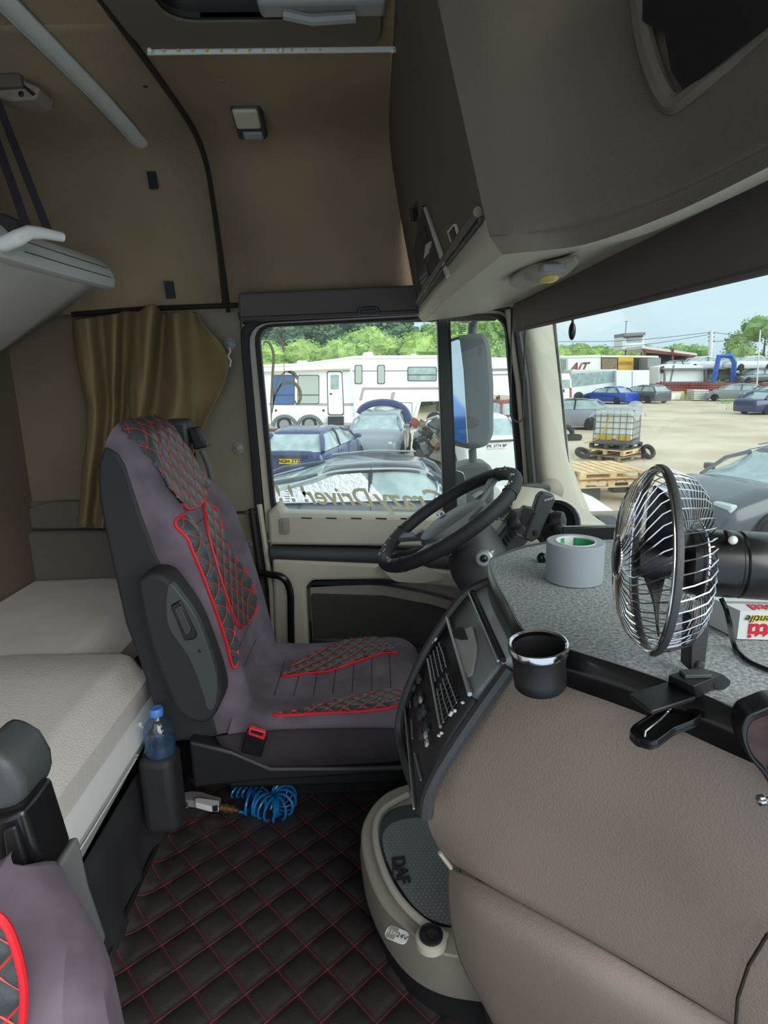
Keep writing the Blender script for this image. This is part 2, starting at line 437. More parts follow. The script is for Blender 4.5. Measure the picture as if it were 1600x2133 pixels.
# ----------------------------------------------------------------- curtain rail on the ceiling
r = thing('ceiling_rail', 'long aluminium curtain rail along the brown ceiling above the bunks', 'rail', (-0.70, 1.95, cz))
def railpts(dx, n=14, y0=-0.15, y1=1.95):
    out = []
    for i in range(n):
        y = y0 + (y1 - y0) * i / (n - 1); z = cz
        out.append(V((-0.648 + dx, y, z - 0.007 - 0.02 * (y > 1.7) * (y - 1.7) / 0.25)))
    return out
MB().tube(railpts(0), 0.024, 8, flat=0.35).build('track', 'alu', r)
MB().tube(railpts(0.02), 0.005, 6).build('lip', 'alu', r); MB().tube(railpts(-0.02), 0.005, 6).build('lip', 'alu', r)
MB().tube(railpts(0.0), 0.0055, 6).build('lip', 'dark_panel', r)
e = railpts(0)[-1]; MB().box(e, (0.052, 0.012, 0.02)).build('end_cap', 'beige_dark', r, bevel=0.004)
# ----------------------------------------------------------------- roof hatch
h = thing('roof_hatch', 'dark roof hatch with a deep opening at the top of the ceiling', 'hatch', (-0.23, 1.0, cz))
o1 = rpoly([(hx0, hy0), (hx1, hy0), (hx1, hy1), (hx0 + 0.03, hy1)], 0.05)
i1 = rpoly([(hx0 + 0.10, hy0 + 0.08), (hx1 - 0.09, hy0 + 0.08), (hx1 - 0.09, hy1 - 0.10), (hx0 + 0.12, hy1 - 0.10)], 0.06)
MB().ring([V((x, y, cz - 0.022)) for x, y in o1], [V((x, y, cz - 0.022)) for x, y in i1], (0, 0, 0.02)).build('frame', 'bin_skin', h, bevel=0.006)
i2 = rpoly([(hx0 + 0.14, hy0 + 0.12), (hx1 - 0.12, hy0 + 0.12), (hx1 - 0.12, hy1 - 0.13), (hx0 + 0.15, hy1 - 0.13)], 0.06)
b = MB(); n_ = len(i1)
b.loft([[V((x, y, cz - 0.02)) for x, y in i1], [V((x, y, cz + 0.01)) for x, y in i1], [V((x, y, cz + 0.09)) for x, y in i2]], cap=False).build('shaft', 'black', h)
MB().box((-0.23, 1.0, cz + 0.10), (0.5, 0.8, 0.02)).build('hatch_cover', 'black', h)
hp = U(648, 10, Z=cz - 0.02)
MB().box(hp + V((0.02, 0.0, 0.0)), (0.23, 0.05, 0.02)).build('handle_plate', 'grey_plastic', h, bevel=0.009, seg=3)
MB().tube([hp + V((-0.05, 0.0, -0.014)), hp + V((0.0, 0.004, -0.022)), hp + V((0.08, 0.0, -0.02))], 0.009, 8).build('handle', 'grey_plastic', h)
# light strip
s = thing('light_strip', 'thin white strip light along the edge of the roof hatch', 'light strip', U(570, 107, Z=cz - 0.03))
a, c = U(305, 106, Z=cz - 0.024), U(835, 106, Z=cz - 0.024)
MB().box((a + c) / 2, ((c - a).length, 0.004, 0.009)).build('strip', 'white_plastic', s)
for k in range(36):
    p = a.lerp(c, (k + 0.5) / 36); MB().box(p + V((0, -0.003, 0)), (0.0045, 0.003, 0.005)).build('diode', 'amber', s) if k % 2 == 0 else None
for px in (312, 585, 818):
    MB().sph(U(px, 105, Z=cz - 0.026), 0.005).build('clip', 'white_plastic', s)
# ceiling lamp on the roof curve
l = thing('ceiling_lamp', 'small clear oblong lamp on the curve of the brown ceiling', 'lamp', U(520, 250, Y=1.86))
lc_ = U(519, 252, Z=1.852); ln = V((0, -0.42, -0.9)).normalized(); LM = Matrix((V((1, 0, 0)), ln.cross(V((1, 0, 0))), ln)).transposed()
def lb(dx, dy, dz, sx, sy, sz, n_, m): return MB().box(lc_ + LM @ V((dx, dy, dz)), (sx, sy, sz), LM, 0.9).build(n_, m, l, bevel=0.007, seg=3)
lb(0, 0, 0.0, 0.082, 0.112, 0.024, 'housing', 'charcoal')
_s = -1 if (LM @ V((0, 1, 0))).y < 0 else 1
lb(-0.002, -_s * 0.018, 0.012, 0.068, 0.062, 0.012, 'lens', 'lamp_lens'); lb(0.004, _s * 0.034, 0.012, 0.055, 0.026, 0.010, 'switch', 'grey_plastic')
# bracket at the top left
b_ = thing('wall_bracket', 'brown plastic strap bracket on the wall at the upper left', 'bracket', U(30, 180, Y=1.55))
MB().prism(PY(rpoly([(-40, 146), (45, 146), (48, 166), (82, 180), (74, 206), (20, 210), (-40, 190)], 8), 1.55), (0, 0.07, 0)).build('bracket_body', 'lower_brown', b_, bevel=0.006)
MB().prism(PY([(-10, 152), (40, 150), (44, 178), (-10, 182)], 1.535), (0, 0.02, 0)).build('flap', 'bin_skin', b_, bevel=0.004)
MB().prism(PY([(46, 180), (52, 178), (72, 194), (66, 198)], 1.545), (0, 0.01, 0)).build('slot', 'black', b_)
MB().sph(U(44, 196, Y=1.548), 0.006, sy=0.5).build('screw', 'black', b_)
# ----------------------------------------------------------------- door with window (driver side)
dr = sroot('door_1')
OUT = [(496, 664), (1062, 632), (1112, 1190), (1112, 1440), (574, 1440)]
def ringpx(o, i, Y, d, name, m, parent, ro, ri, bev=0.0):
    return MB().ring(PY(rpoly(o, ro), Y), PY(rpoly(i, ri), Y), (0, d, 0)).build(name, m, parent, bevel=bev)
# window: body seal, pale frame, glass seal
wn = sroot('window_1')
ringpx([(497, 662), (1074, 630), (1122, 1200), (546, 1230)], [(515, 674), (1064, 644), (1106, 1190), (560, 1215)], 2.02, 0.05, 'door_seal', 'rubber', wn, [50, 40, 10, 10], [48, 38, 10, 10], 0.003)
ringpx([(514, 672), (1068, 642), (1110, 1110), (555, 1110)], [(534, 681), (1056, 654), (1094, 1082), (568, 1078)], 2.03, 0.05, 'window_frame', 'beige', wn, [48, 36, 10, 10], [34, 40, 16, 20], 0.002)
ringpx([(527, 677), (1060, 650), (1098, 1082), (566, 1078)], [(538, 682), (1052, 657), (1086, 1078), (574, 1070)], 2.022, 0.03, 'glass_seal', 'rubber', wn, [40, 40, 16, 30], [34, 38, 12, 30], 0.002)
MB().prism(PY([(534, 676), (1056, 650), (1092, 1084), (570, 1074)], 2.045), (0, 0.003, 0)).build('glass', 'pane', wn, smooth=False)
MB().prism(PY([(911, 660), (934, 660), (950, 1090), (925, 1090)], 2.02), (0, 0.04, 0)).build('divider', 'black', wn, bevel=0.003)
MB().prism(PY([(934, 660), (938, 660), (954, 1090), (950, 1090)], 2.022), (0, 0.03, 0)).build('divider_edge', 'seat_black', wn)
# lower door trim
def dp(pts, Y, d, name, m, bev=0.004, seg=2, parent=dr, **k):
    return MB().prism(PY(pts, Y), (0, d, 0)).build(name, m, parent, bevel=bev, seg=seg, **k)
dp([(556, 1068), (580, 1048), (590, 1070), (900, 1078), (1120, 1084), (1120, 1142), (560, 1136)], 2.0, 0.09, 'sill_trim', 'beige', 0.012, 3)
for k in range(5): dp([(627 + k * 52, 1077.5 + k * .4), (650 + k * 52, 1078.5 + k * .4), (649 + k * 52, 1081 + k * .4), (628 + k * 52, 1080 + k * .4)], 1.9985, 0.004, 'slot', 'black', 0)
dp(rpoly([(582, 1080), (603, 1080), (604, 1113), (583, 1113)], 5), 1.993, 0.01, 'release_frame', 'beige_dark', 0.002)
dp(rpoly([(587, 1085), (599, 1085), (599, 1108), (588, 1108)], 4), 1.99, 0.01, 'release_latch', 'grey_plastic', 0.002)
dp([(558, 1128), (1120, 1140), (1120, 1400), (575, 1400)], 2.06, 0.05, 'door_skin', 'beige_dark', 0)
rows = []
for y_, d_ in ((1132, 0.04), (1140, 0.0), (1158, -0.012), (1170, 0.0), (1180, 0.035)):
    rows.append([U(x, y_ + (x - 560) * k_, Y=2.0 + d_) for x, k_ in ((563, 0.0), (680, 0.03), (795, 0.03), (1000, 0.055), (1110, 0.07))])
MB().grid(crgrid(rows, 4, 4)).build('armrest', 'charcoal', dr)
dp([(566, 1165), (795, 1176), (1010, 1196), (1110, 1210), (1110, 1256), (1000, 1250), (940, 1225), (800, 1208), (650, 1210), (636, 1225), (645, 1400), (574, 1400)], 1.985, 0.09, 'door_panel', 'beige', 0.012, 3)
dp(rpoly([(786, 1176), (880, 1182), (935, 1206), (880, 1216), (820, 1212)], 14), 1.965, 0.05, 'pull_cup', 'beige', 0.01, 3)
dp(rpoly([(645, 1216), (800, 1220), (900, 1240), (1000, 1270), (1000, 1405), (654, 1405)], [10, 30, 30, 10, 5, 5]), 2.02, 0.04, 'speaker_surround', 'beige_dark', 0.004)
dp(rpoly([(647, 1238), (800, 1243), (900, 1262), (990, 1290), (990, 1360), (800, 1352), (700, 1340), (654, 1338)], 8), 2.008, 0.03, 'speaker_grille', 'net', 0.004)
dp([(652, 1330), (700, 1330), (820, 1345), (1000, 1360), (1000, 1440), (655, 1440)], 1.99, 0.05, 'door_pocket', 'charcoal', 0.01, 3)
MB().box((0.05, 2.07, 0.1), (1.3, 0.05, 0.45)).build('door_lower', 'charcoal', dr)
# dark seal strip running down beside the door
MB().tube([U(524, 1060, Y=2.01), U(548, 1230, Y=2.0), U(556, 1400, Y=2.0)], 0.011, 8).build('seal', 'rubber', dr)
MB().tube([U(540, 1050, Y=2.02), U(565, 1225, Y=2.01), U(575, 1400, Y=2.01)], 0.010, 8).build('trim_strip', 'beige', dr)
# grab rail beside the seat
g = thing('grab_rail', 'curved black grab rail between the seat and the door', 'rail', U(600, 1380, Y=1.96))
gp = crv([U(512, 1190, Y=1.96), U(560, 1196, Y=1.94), U(590, 1204, Y=1.93), U(604, 1232, Y=1.94), U(606, 1290, Y=1.95), U(608, 1400, Y=1.96)], 6)
MB().tube(gp, 0.0125, 10).build('rail_tube', 'black_gloss', g)
MB().box(U(516, 1190, Y=1.99), (0.025, 0.05, 0.03)).build('mount', 'black', g, bevel=0.004)
# ----------------------------------------------------------------- A pillar and windscreen
tr = sroot('trim_1')
ap = crgrid([[U(1062, 640, Y=2.03), U(1100, 640, Y=1.97), U(1146, 640, Y=1.98), U(1156, 640, Y=2.01)],
             [U(1082, 800, Y=2.03), U(1118, 800, Y=1.96), U(1160, 800, Y=1.97), U(1172, 800, Y=2.01)],
             [U(1100, 960, Y=2.02), U(1132, 960, Y=1.95), U(1176, 960, Y=1.96), U(1190, 960, Y=2.01)],
             [U(1112, 1090, Y=2.01), U(1150, 1090, Y=1.93), U(1210, 1090, Y=1.94), U(1240, 1090, Y=2.0)]], 5, 5)
MB().grid(ap).build('pillar_cover', 'beige', tr, solid=0.02, off=1)
MB().tube([U(1072, 640, Y=1.99), U(1096, 800, Y=1.98), U(1104, 930, Y=1.97), U(1115, 1060, Y=1.96)], 0.012, 8).build('seal', 'charcoal', tr)
MB().tube([U(1058, 645, Y=2.0), U(1080, 800, Y=2.0), U(1092, 930, Y=1.99), U(1102, 1060, Y=1.98)], 0.010, 8).build('trim_strip', 'beige_dark', tr)
MB().tube(crv([U(1150, 640, Y=1.985), U(1160, 740, Y=1.985), U(1172, 860, Y=1.985), U(1184, 980, Y=1.985), U(1200, 1050, Y=1.985), U(1232, 1084, Y=1.97), U(1290, 1115, Y=1.9)], 4), 0.007, 8).build('screen_seal', 'rubber', tr)
w2 = sroot('window_2')
# windscreen: gently raked sheet from door side to passenger side
gl = crgrid([[V((0.44, 2.0, 1.40)), V((0.50, 1.6, 1.40)), V((0.51, 1.0, 1.40)), V((0.50, 0.2, 1.40))],
             [V((0.57, 2.02, 1.05)), V((0.63, 1.6, 1.05)), V((0.65, 1.0, 1.05)), V((0.64, 0.2, 1.05))],
             [V((0.70, 2.03, 0.70)), V((0.77, 1.6, 0.70)), V((0.79, 1.0, 0.70)), V((0.78, 0.2, 0.70))]], 5, 5)
MB().grid(gl).build('glass', 'pane', w2, solid=0.003)
MB().box((0.80, 1.0, 0.45), (0.06, 2.1, 0.5)).build('cowl', 'charcoal', w2)
MB().box((0.47, 1.1, 1.445), (0.06, 1.9, 0.05)).build('header', 'beige_dark', w2)
# body-side extension of the left wall in front of the door
# side blind case above the door window
bc = thing('side_blind', 'grey roller blind case above the door window with a black handle', 'blind', U(690, 640, Y=1.98))
MB().prism(PY([(495, 610), (890, 592), (892, 650), (499, 668)], 1.97), (0, 0.07, 0)).build('case', 'blind', bc, bevel=0.008, seg=3)
MB().prism(PY([(499, 660), (892, 644), (892, 652), (499, 669)], 1.965), (0, 0.02, 0)).build('bottom_bar', 'charcoal', bc, bevel=0.003)
MB().prism(PY(rpoly([(742, 657), (746, 640), (788, 638), (792, 655)], 6), 1.955), (0, 0.02, 0)).build('handle', 'charcoal', bc, bevel=0.003)
MB().prism(PY(rpoly([(749, 653), (751, 645), (783, 643), (786, 652)], 4), 1.952), (0, 0.01, 0)).build('grip', 'black', bc, bevel=0.002)
# ================================================================= padded surfaces (seat cushions)
class Pad:
    """a cushion: curve in the x-z plane swept across y, with side bolsters, rounded edges and thickness"""
    def __init__(s, prof, yc, hw, bol, T, r=0.05):
        s.P = crv([V((a, 0, b)) for a, b in prof], 8); s.yc = yc; s.hw = hw; s.bol = bol; s.T = T; s.r = r
        s.S = [0]
        for a, b in zip(s.P[:-1], s.P[1:]): s.S.append(s.S[-1] + (b - a).length)
        s.len = s.S[-1]
    def shift(s, t): return 0.0
    def base(s, v):
        v = max(0, min(s.len - 1e-6, v)); i = 0
        while i < len(s.S) - 2 and s.S[i + 1] < v: i += 1
        t = (v - s.S[i]) / max(s.S[i + 1] - s.S[i], 1e-9); p = s.P[i].lerp(s.P[i + 1], t)
        a = s.P[max(i - 1, 0)]; b = s.P[min(i + 2, len(s.P) - 1)]; d = (b - a).normalized()
        return p, V((d.z, 0, -d.x))
    def at(s, y, v, h=0):
        p, n = s.base(v); w = s.hw(v / s.len); e = abs(y) - (w - s.r); k = 0
        if e > 0: k = -s.r * (1 - math.sqrt(max(0, 1 - min(1, e / s.r) ** 2)))
        b = s.bol(y / w, v / s.len)
        return V((p.x, s.yc + s.shift(v / s.len) + y, p.z)) + n * (b + k + h)
    def f(s, u, v, h): return s.at(u, v, h)
    def body(s, nv=40, ny=22):
        rings = []
        for i in range(nv + 1):
            v = s.len * i / nv; w = s.hw(i / nv); R = []
            for j in range(ny + 1):
                a = -math.cos(math.pi * j / ny); R.append(s.at(a * w * 0.9999, v))
            p, n = s.base(v); T = s.T(i / nv)
            for j in range(ny // 2 + 1):
                a = math.cos(math.pi * j / (ny // 2)); y = a * w; e = max(0, abs(a) - 0.85) / 0.15
                R.append(V((p.x, s.yc + s.shift(i / nv) + y, p.z)) - n * (T - 0.03 * e * e))
            rings.append(R)
        return MB().loft(rings)
    def pick(s, px, py):
        best = None
        for i in range(41):
            for j in range(25):
                v = s.len * i / 40; y = s.hw(i / 40) * (j / 12 - 1) * 0.98; q = proj(s.at(y, v)); d = (q[0] - px) ** 2 + (q[1] - py) ** 2
                if best is None or d < best[0]: best = (d, y, v)
        d, y, v = best; st = 0.02
        for k in range(40):
            imp = False
            for dy, dv in ((st, 0), (-st, 0), (0, st), (0, -st), (st, st), (-st, -st)):
                vv = v + dv
                if vv < 0 or vv > s.len: continue
                w = s.hw(vv / s.len) * 0.985; yy = max(-w, min(w, y + dy)); q = proj(s.at(yy, vv)); e = (q[0] - px) ** 2 + (q[1] - py) ** 2
                if e < d: d, y, v, imp = e, yy, vv, True
            if not imp: st *= 0.5
        return (y, v)
    def poly(s, pts): return [s.pick(*p) for p in pts]
    def pipe(s, uv, r, h=0.002, closed=True):
        return MB().tube([s.at(u, v, h) for u, v in uv], r, 6, closed=closed)
    def insert(s, uv, parent, cell, H=0.0042, red='thread_bright', piping=True, name='quilted_insert', n=4, open_pipe=None):
        P = [tuple(p) for p in crv(uv, n, True)]
        quilt(P, lambda u, v, h: s.at(u, v, 0.0035 + h), cell, H, 7, math.radians(45), red, parent, 'leather', name, rs=0.0008, label='black quilted leather with red diamond stitching')
        if piping: s.pipe(crv(uv, 6, True), 0.0042).build('piping', 'red', parent, label='bright red piping')
def bolster(k, a, z0=0, z1=1):
    def b(y, v):
        e = max(0, (abs(y) - 0.45) / 0.55); e = math.sin(min(1, e * 1.25) * math.pi / 2) if e > 0 else 0
        m = 1.0
        if v < z0: m = max(0, 1 - (z0 - v) / 0.15)
        if v > z1: m = max(0, 1 - (v - z1) / 0.15)
        return k * e * m
    return b
def folds(pad, ys, v0, v1, n, parent, m, name='seam'):
    for i in range(n):
        v = v0 + (v1 - v0) * i / max(1, n - 1)
        MB().tube([pad.at(ys[0] + (ys[1] - ys[0]) * k / 8, v, 0.0002) for k in range(9)], 0.0012, 4).build(name, m, parent)
seat = thing('driver_seat', "driver's seat in purple velvet cover with black quilted wings and red piping", 'seat', (-0.12, 1.53, 0))
yc = 1.53
def hwb(t): return 0.218 if t < 0.60 else 0.218 - 0.075 * min(1, (t - 0.60) / 0.28) ** 1.2
back = Pad([(-0.345, 0.36), (-0.355, 0.42), (-0.388, 0.60), (-0.434, 0.78), (-0.480, 0.93), (-0.504, 1.02), (-0.535, 1.080), (-0.58, 1.106)], yc, hwb,
           bolster(0.035, 1, 0.06, 0.62), lambda t: 0.165 - 0.085 * max(0, (t - 0.42) / 0.58), 0.05)
back.shift = lambda t: -0.045 * min(1, max(0, (t - 0.60) / 0.28)) ** 1.2
back.body(48, 26).build('backrest', 'velvet', seat, ang=60, label='purple grey velvet')
# dark side cloth and rear shell
bs = MB(); R = []
for i in range(15):
    v = back.len * i / 14; p, n = back.base(v); w = back.hw(i / 14) + 0.004; T = 0.187 - 0.08 * max(0, (i / 14 - 0.42) / 0.58); yk = back.shift(i / 14)
    t_ = i / 14; fo = 0.055
    R.append([V((p.x, yc + yk - w, p.z)) - n * fo, V((p.x, yc + yk - w, p.z)) - n * T, V((p.x, yc + yk + w, p.z)) - n * T, V((p.x, yc + yk + w, p.z)) - n * fo])
bs.loft(R).build('back_shell', 'seat_black', seat, bevel=0.02, seg=3, label='dark navy black side cloth')
cell = 0.042
hd = back.poly([(266, 884), (330, 862), (374, 868), (402, 912), (414, 965), (414, 1030), (398, 1044), (377, 1040), (372, 985), (340, 940), (300, 905)])
hd = [(u_ * 0.86, v_) for u_, v_ in [(-0.135, 0.70 * back.len), (-0.155, 0.78 * back.len), (-0.15, 0.88 * back.len), (-0.14, 0.985 * back.len), (0, 0.995 * back.len), (0.14, 0.985 * back.len), (0.15, 0.88 * back.len), (0.155, 0.78 * back.len), (0.135, 0.70 * back.len), (0.0, 0.665 * back.len)]]
back.insert(hd, seat, cell, piping=False, name='headrest_quilt')
back.pipe(crv([hd[-2], (0.07, 0.675 * back.len), hd[-1], (-0.07, 0.675 * back.len), hd[0]], 5), 0.0045, closed=False).build('piping', 'red', seat, label='bright red piping')
wing = back.poly([(424, 1046), (446, 1058), (458, 1088), (472, 1140), (496, 1172), (520, 1212), (530, 1250), (526, 1282), (500, 1308), (484, 1280), (462, 1215), (440, 1140), (428, 1090)])
back.insert(wing, seat, cell, name='side_wing')
wn_ = back.poly([(366, 1076), (374, 1100), (392, 1150), (408, 1210), (412, 1232), (398, 1222), (382, 1180), (370, 1130)])
wn_ = [(-abs(u), v) for u, v in wing]
back.insert([(max(-0.205, u_ - 0.042), v_) for u_, v_ in [(-0.10, 0.66 * back.len), (-0.150, 0.67 * back.len), (-0.175, 0.60 * back.len), (-0.165, 0.52 * back.len), (-0.182, 0.42 * back.len), (-0.188, 0.30 * back.len), (-0.165, 0.20 * back.len), (-0.14, 0.26 * back.len), (-0.12, 0.42 * back.len), (-0.105, 0.56 * back.len)]], seat, cell, name='side_wing')
folds(back, (-0.10, 0.10), 0.12 * back.len, 0.62 * back.len, 8, seat, 'velvet_dark')
# seat cushion
cush = Pad([(0.105, 0.30), (0.108, 0.345), (0.085, 0.383), (0.03, 0.395), (-0.08, 0.388), (-0.2, 0.38), (-0.30, 0.385), (-0.36, 0.40)], yc, lambda t: 0.235 - 0.03 * max(0, (0.25 - t) / 0.25) ** 2, bolster(0.012, 1, 0.0, 1.0), lambda t: 0.10, 0.05)
cush.P.reverse(); cush.S = [0]
for a, b in zip(cush.P[:-1], cush.P[1:]): cush.S.append(cush.S[-1] + (b - a).length)
_b = cush.base
cush.base = lambda v: (lambda q: (q[0], -q[1]))(_b(v))
cush.hw = lambda t: 0.235 - 0.035 * max(0, (t - 0.72) / 0.28) ** 2
cush.base = lambda v: (lambda q: (q[0], q[1] if q[1].z > 0 or abs(q[1].z) < 0.3 and q[1].x > 0 else -q[1]))(_b(v))
cush.body(44, 26).build('seat_cushion', 'velvet', seat, ang=60, label='purple grey velvet')
f1 = cush.poly([(588, 1408), (640, 1370), (700, 1345), (760, 1338), (826, 1358), (800, 1362), (748, 1378), (690, 1398), (640, 1404)])
cush.insert(f1, seat, 0.030, H=0.005, name='cushion_wing')
f2 = cush.poly([(570, 1490), (640, 1478), (720, 1456), (790, 1442), (850, 1442), (852, 1456), (830, 1472), (760, 1482), (650, 1488)])
cush.insert(f2, seat, 0.030, H=0.005, name='cushion_wing')
folds(cush, (-0.10, 0.10), 0.15 * cush.len, 0.72 * cush.len, 7, seat, 'velvet_dark')
# skirt of the cover, plinth
sk = crgrid([[V((-0.40, 1.29, 0.36)), V((-0.25, 1.285, 0.375)), V((-0.05, 1.285, 0.375)), V((0.06, 1.30, 0.365)), V((0.10, 1.40, 0.35)), V((0.112, 1.55, 0.35)), V((0.10, 1.72, 0.35))],
             [V((-0.38, 1.285, 0.33)), V((-0.25, 1.27, 0.32)), V((-0.05, 1.27, 0.32)), V((0.07, 1.29, 0.32)), V((0.112, 1.40, 0.32)), V((0.12, 1.55, 0.32)), V((0.11, 1.72, 0.32))],
             [V((-0.34, 1.29, 0.285)), V((-0.25, 1.28, 0.282)), V((-0.05, 1.28, 0.282)), V((0.06, 1.30, 0.282)), V((0.10, 1.40, 0.282)), V((0.11, 1.55, 0.282)), V((0.10, 1.72, 0.282))]], 4, 4)
MB().grid(sk).build('skirt', 'velvet_dark', seat, solid=0.008, label='dark velvet skirt')
MB().prism([V((-0.46, 1.275, 0.36)), V((-0.36, 1.275, 0.33)), V((-0.27, 1.275, 0.282)), V((0.06, 1.275, 0.275)), V((0.06, 1.275, 0.258)), V((-0.30, 1.275, 0.245)), V((-0.46, 1.275, 0.23))], (0, 0.5, 0)).build('side_trim', 'black', seat, bevel=0.012, seg=3)
MB().box((-0.19, 1.69, 0.115), (0.52, 0.32, 0.23)).build('plinth', 'black', seat, bevel=0.01)
MB().box((-0.16, 1.60, 0.20), (0.50, 0.42, 0.12)).build('suspension_bellows', 'rubber', seat, bevel=0.01)
# buckle
bk = MB().box(U(530, 1546, Y=1.262), (0.05, 0.018, 0.062), Matrix.Rotation(math.radians(18), 3, 'Y')).build('buckle', 'black_gloss', seat, bevel=0.005, seg=3)
q = PY([(519, 1515), (554, 1526), (550, 1543), (516, 1531)], 1.249)
MB().prism(q, (0, 0.012, 0)).build('buckle_button', 'red', bk, bevel=0.003, label='red release button')
MB().prism(PY([(524, 1521), (549, 1528), (547, 1534), (521, 1526)], 1.2475), (0, 0.012, 0)).build('buckle_slot', 'black', bk)
# armrest folded up along the near side
ar = MB(); ay = 1.215
prof = [(286, 1225), (293, 1204), (316, 1195), (345, 1203), (372, 1236), (402, 1280), (430, 1345), (455, 1420), (460, 1462), (440, 1500), (412, 1508), (372, 1486), (340, 1420), (308, 1330)]
P3 = PY([tuple(p) for p in crv(prof, 4, True)], ay)
ar.prism(P3, (0, 0.075, 0)).build('armrest', 'seat_black', seat, bevel=0.016, seg=4, label='black armrest folded upright')
in_ = PY([tuple(p) for p in crv([(352, 1215), (376, 1240), (408, 1285), (434, 1350), (452, 1415), (448, 1470), (432, 1478), (420, 1440), (392, 1370), (352, 1310), (345, 1260)], 4, True)], ay - 0.002)
MB().prism(in_, (0, 0.02, 0)).build('armrest_side', 'dark_panel', seat, bevel=0.004)
hs = MB().prism(PY(rpoly([(354, 1262), (376, 1250), (410, 1322), (406, 1332), (384, 1336)], 6), ay - 0.006), (0, 0.02, 0)).build('handle_recess', 'black_gloss', seat, bevel=0.003)
MB().prism(PY(rpoly([(362, 1268), (376, 1262), (398, 1312), (394, 1322), (386, 1324)], 5), ay - 0.012), (0, 0.014, 0)).build('release_lever', 'charcoal', hs, bevel=0.004, seg=3)
MB().sph(U(416, 1356, Y=ay - 0.002), 0.004, sy=0.5).build('screw', 'black', seat)
# belt guide and belt
MB().prism(PY([(390, 893), (404, 891), (428, 918), (431, 932), (404, 938)], 1.66), (0, 0.05, 0)).build('belt_guide', 'black', seat, bevel=0.005)
MB().prism(PY([(409, 898), (416, 898), (426, 916), (420, 920)], 1.655), (0, 0.01, 0)).build('guide_slot', 'charcoal', seat)
MB().box(V((-0.55, 1.70, 1.045)), (0.07, 0.06, 0.09)).build('belt_tower', 'charcoal', seat, bevel=0.015, seg=3)
bt = [U(414, 938, Y=1.70), U(424, 960, Y=1.71), U(433, 990, Y=1.72), U(438, 1040, Y=1.73)]
bm_ = MB(); bm_.grid([[p, p + V((0.016, 0, 0))] for p in crv(bt, 5)]); bm_.build('belt', 'slate', seat, solid=0.002)
# grey box behind the seat foot (right of plinth)
# ----------------------------------------------------------------- passenger seat corner, lower left
ps = thing('passenger_seat', 'passenger seat corner at lower left, purple cover with black armrest handle', 'seat', (-0.5, 0.45, 0))
pv = [[U(-120, 1840, Y=.50), U(-40, 1832, Y=.53), U(10, 1862, Y=.53), U(30, 1880, Y=.54)],
      [U(-140, 1960, Y=.48), U(-20, 1930, Y=.50), U(66, 1960, Y=.51), U(88, 1985, Y=.54)],
      [U(-140, 2070, Y=.46), U(0, 2050, Y=.48), U(108, 2050, Y=.49), U(128, 2070, Y=.54)],
      [U(-140, 2200, Y=.44), U(0, 2200, Y=.46), U(140, 2200, Y=.47), U(160, 2210, Y=.54)]]
MB().grid(crgrid(pv, 5, 5)).build('seat_cover', 'velvet', ps, solid=0.05, label='purple velvet cover')
uvp = [(-60, 1880), (0, 1912), (28, 1960), (48, 2030), (52, 2090), (40, 2200), (-100, 2200)]
quilt([(p.x, p.z) for p in PY([tuple(a) for a in crv(uvp, 4, True)], 0.425)], lambda u, v, h: V((u, 0.427 - h * 1.2, v)), 0.036, 0.006, 8, math.radians(48), 'thread_bright', ps, 'leather', 'quilted_insert', rs=0.0011, label='black quilted leather')
MB().tube(PY([tuple(a) for a in crv([(-60, 1880), (0, 1912), (28, 1960), (46, 2030), (50, 2090), (40, 2200)], 5)], 0.423), 0.0038, 8).build('piping', 'red', ps, label='bright red piping')
MB().prism(PY([(-60, 1560), (-20, 1572), (16, 1590), (42, 1636), (46, 1668), (40, 1700), (-60, 1712)], 0.56), (0, 0.07, 0)).build('armrest_pad', 'dark_panel', ps, bevel=0.012, seg=3)
MB().prism(PY([(-60, 1716), (10, 1700), (46, 1688), (92, 1828), (88, 1850), (40, 1886), (10, 1880), (-60, 1800)], 0.545), (0, 0.06, 0)).build('armrest_handle', 'black_gloss', ps, bevel=0.010, seg=3)
MB().prism(PY(rpoly([(4, 1730), (30, 1722), (60, 1830), (40, 1842), (20, 1836)], 8), 0.540), (0, 0.01, 0)).build('handle_recess', 'black', ps, bevel=0.003)
MB().prism(PY([(20, 1876), (92, 1850), (118, 1960), (160, 2075), (150, 2110), (128, 2100), (90, 1985), (50, 1920)], 0.55), (0, 0.08, 0)).build('armrest_side', 'slate', ps, bevel=0.01, seg=3)
# ================================================================= bunks, curtain, bottle
BX = -0.605
mt_ = thing('lower_mattress', 'thick pale grey mattress of the lower bunk', 'mattress', (-0.9, 0.9, 0.35))
zt = 0.523
# wide part (to y=1.44) and narrow part behind the seat
def matt(x0, x1, y0, y1, z0, z1, r=0.035):
    rows = []
    ys = [y0] + [y0 + (y1 - y0) * k / 10 for k in range(1, 10)] + [y1 - r, y1 - r * 0.3, y1]
    for y in ys:
        e = 0
        if y > y1 - r: e = r * (1 - math.sqrt(max(0, 1 - ((y - (y1 - r)) / r) ** 2)))
        R = [V((x0, y, z0)), V((x0, y, z1 - e)), V(((x0 + x1) / 2, y, z1 - e + 0.004)), V((x1 - r * 1.9 - e * .3, y, z1 - e)), V((x1 - r * 1.15 - e * .5, y, z1 - r * .2 - e)), V((x1 - r * .5 - e * .7, y, z1 - r * 1.3 - e * .5)), V((x1 + 0.006 - e * .7, y, (z0 + z1) / 2)), V((x1 - e * .7, y, z0))]
        rows.append(R)
    return MB().loft(rows)
matt(-1.2, BX + 0.010, -0.3, 1.445, 0.402, zt, 0.035).build('main_cushion', 'mattress', mt_, ang=50, label='woven pale grey cover')
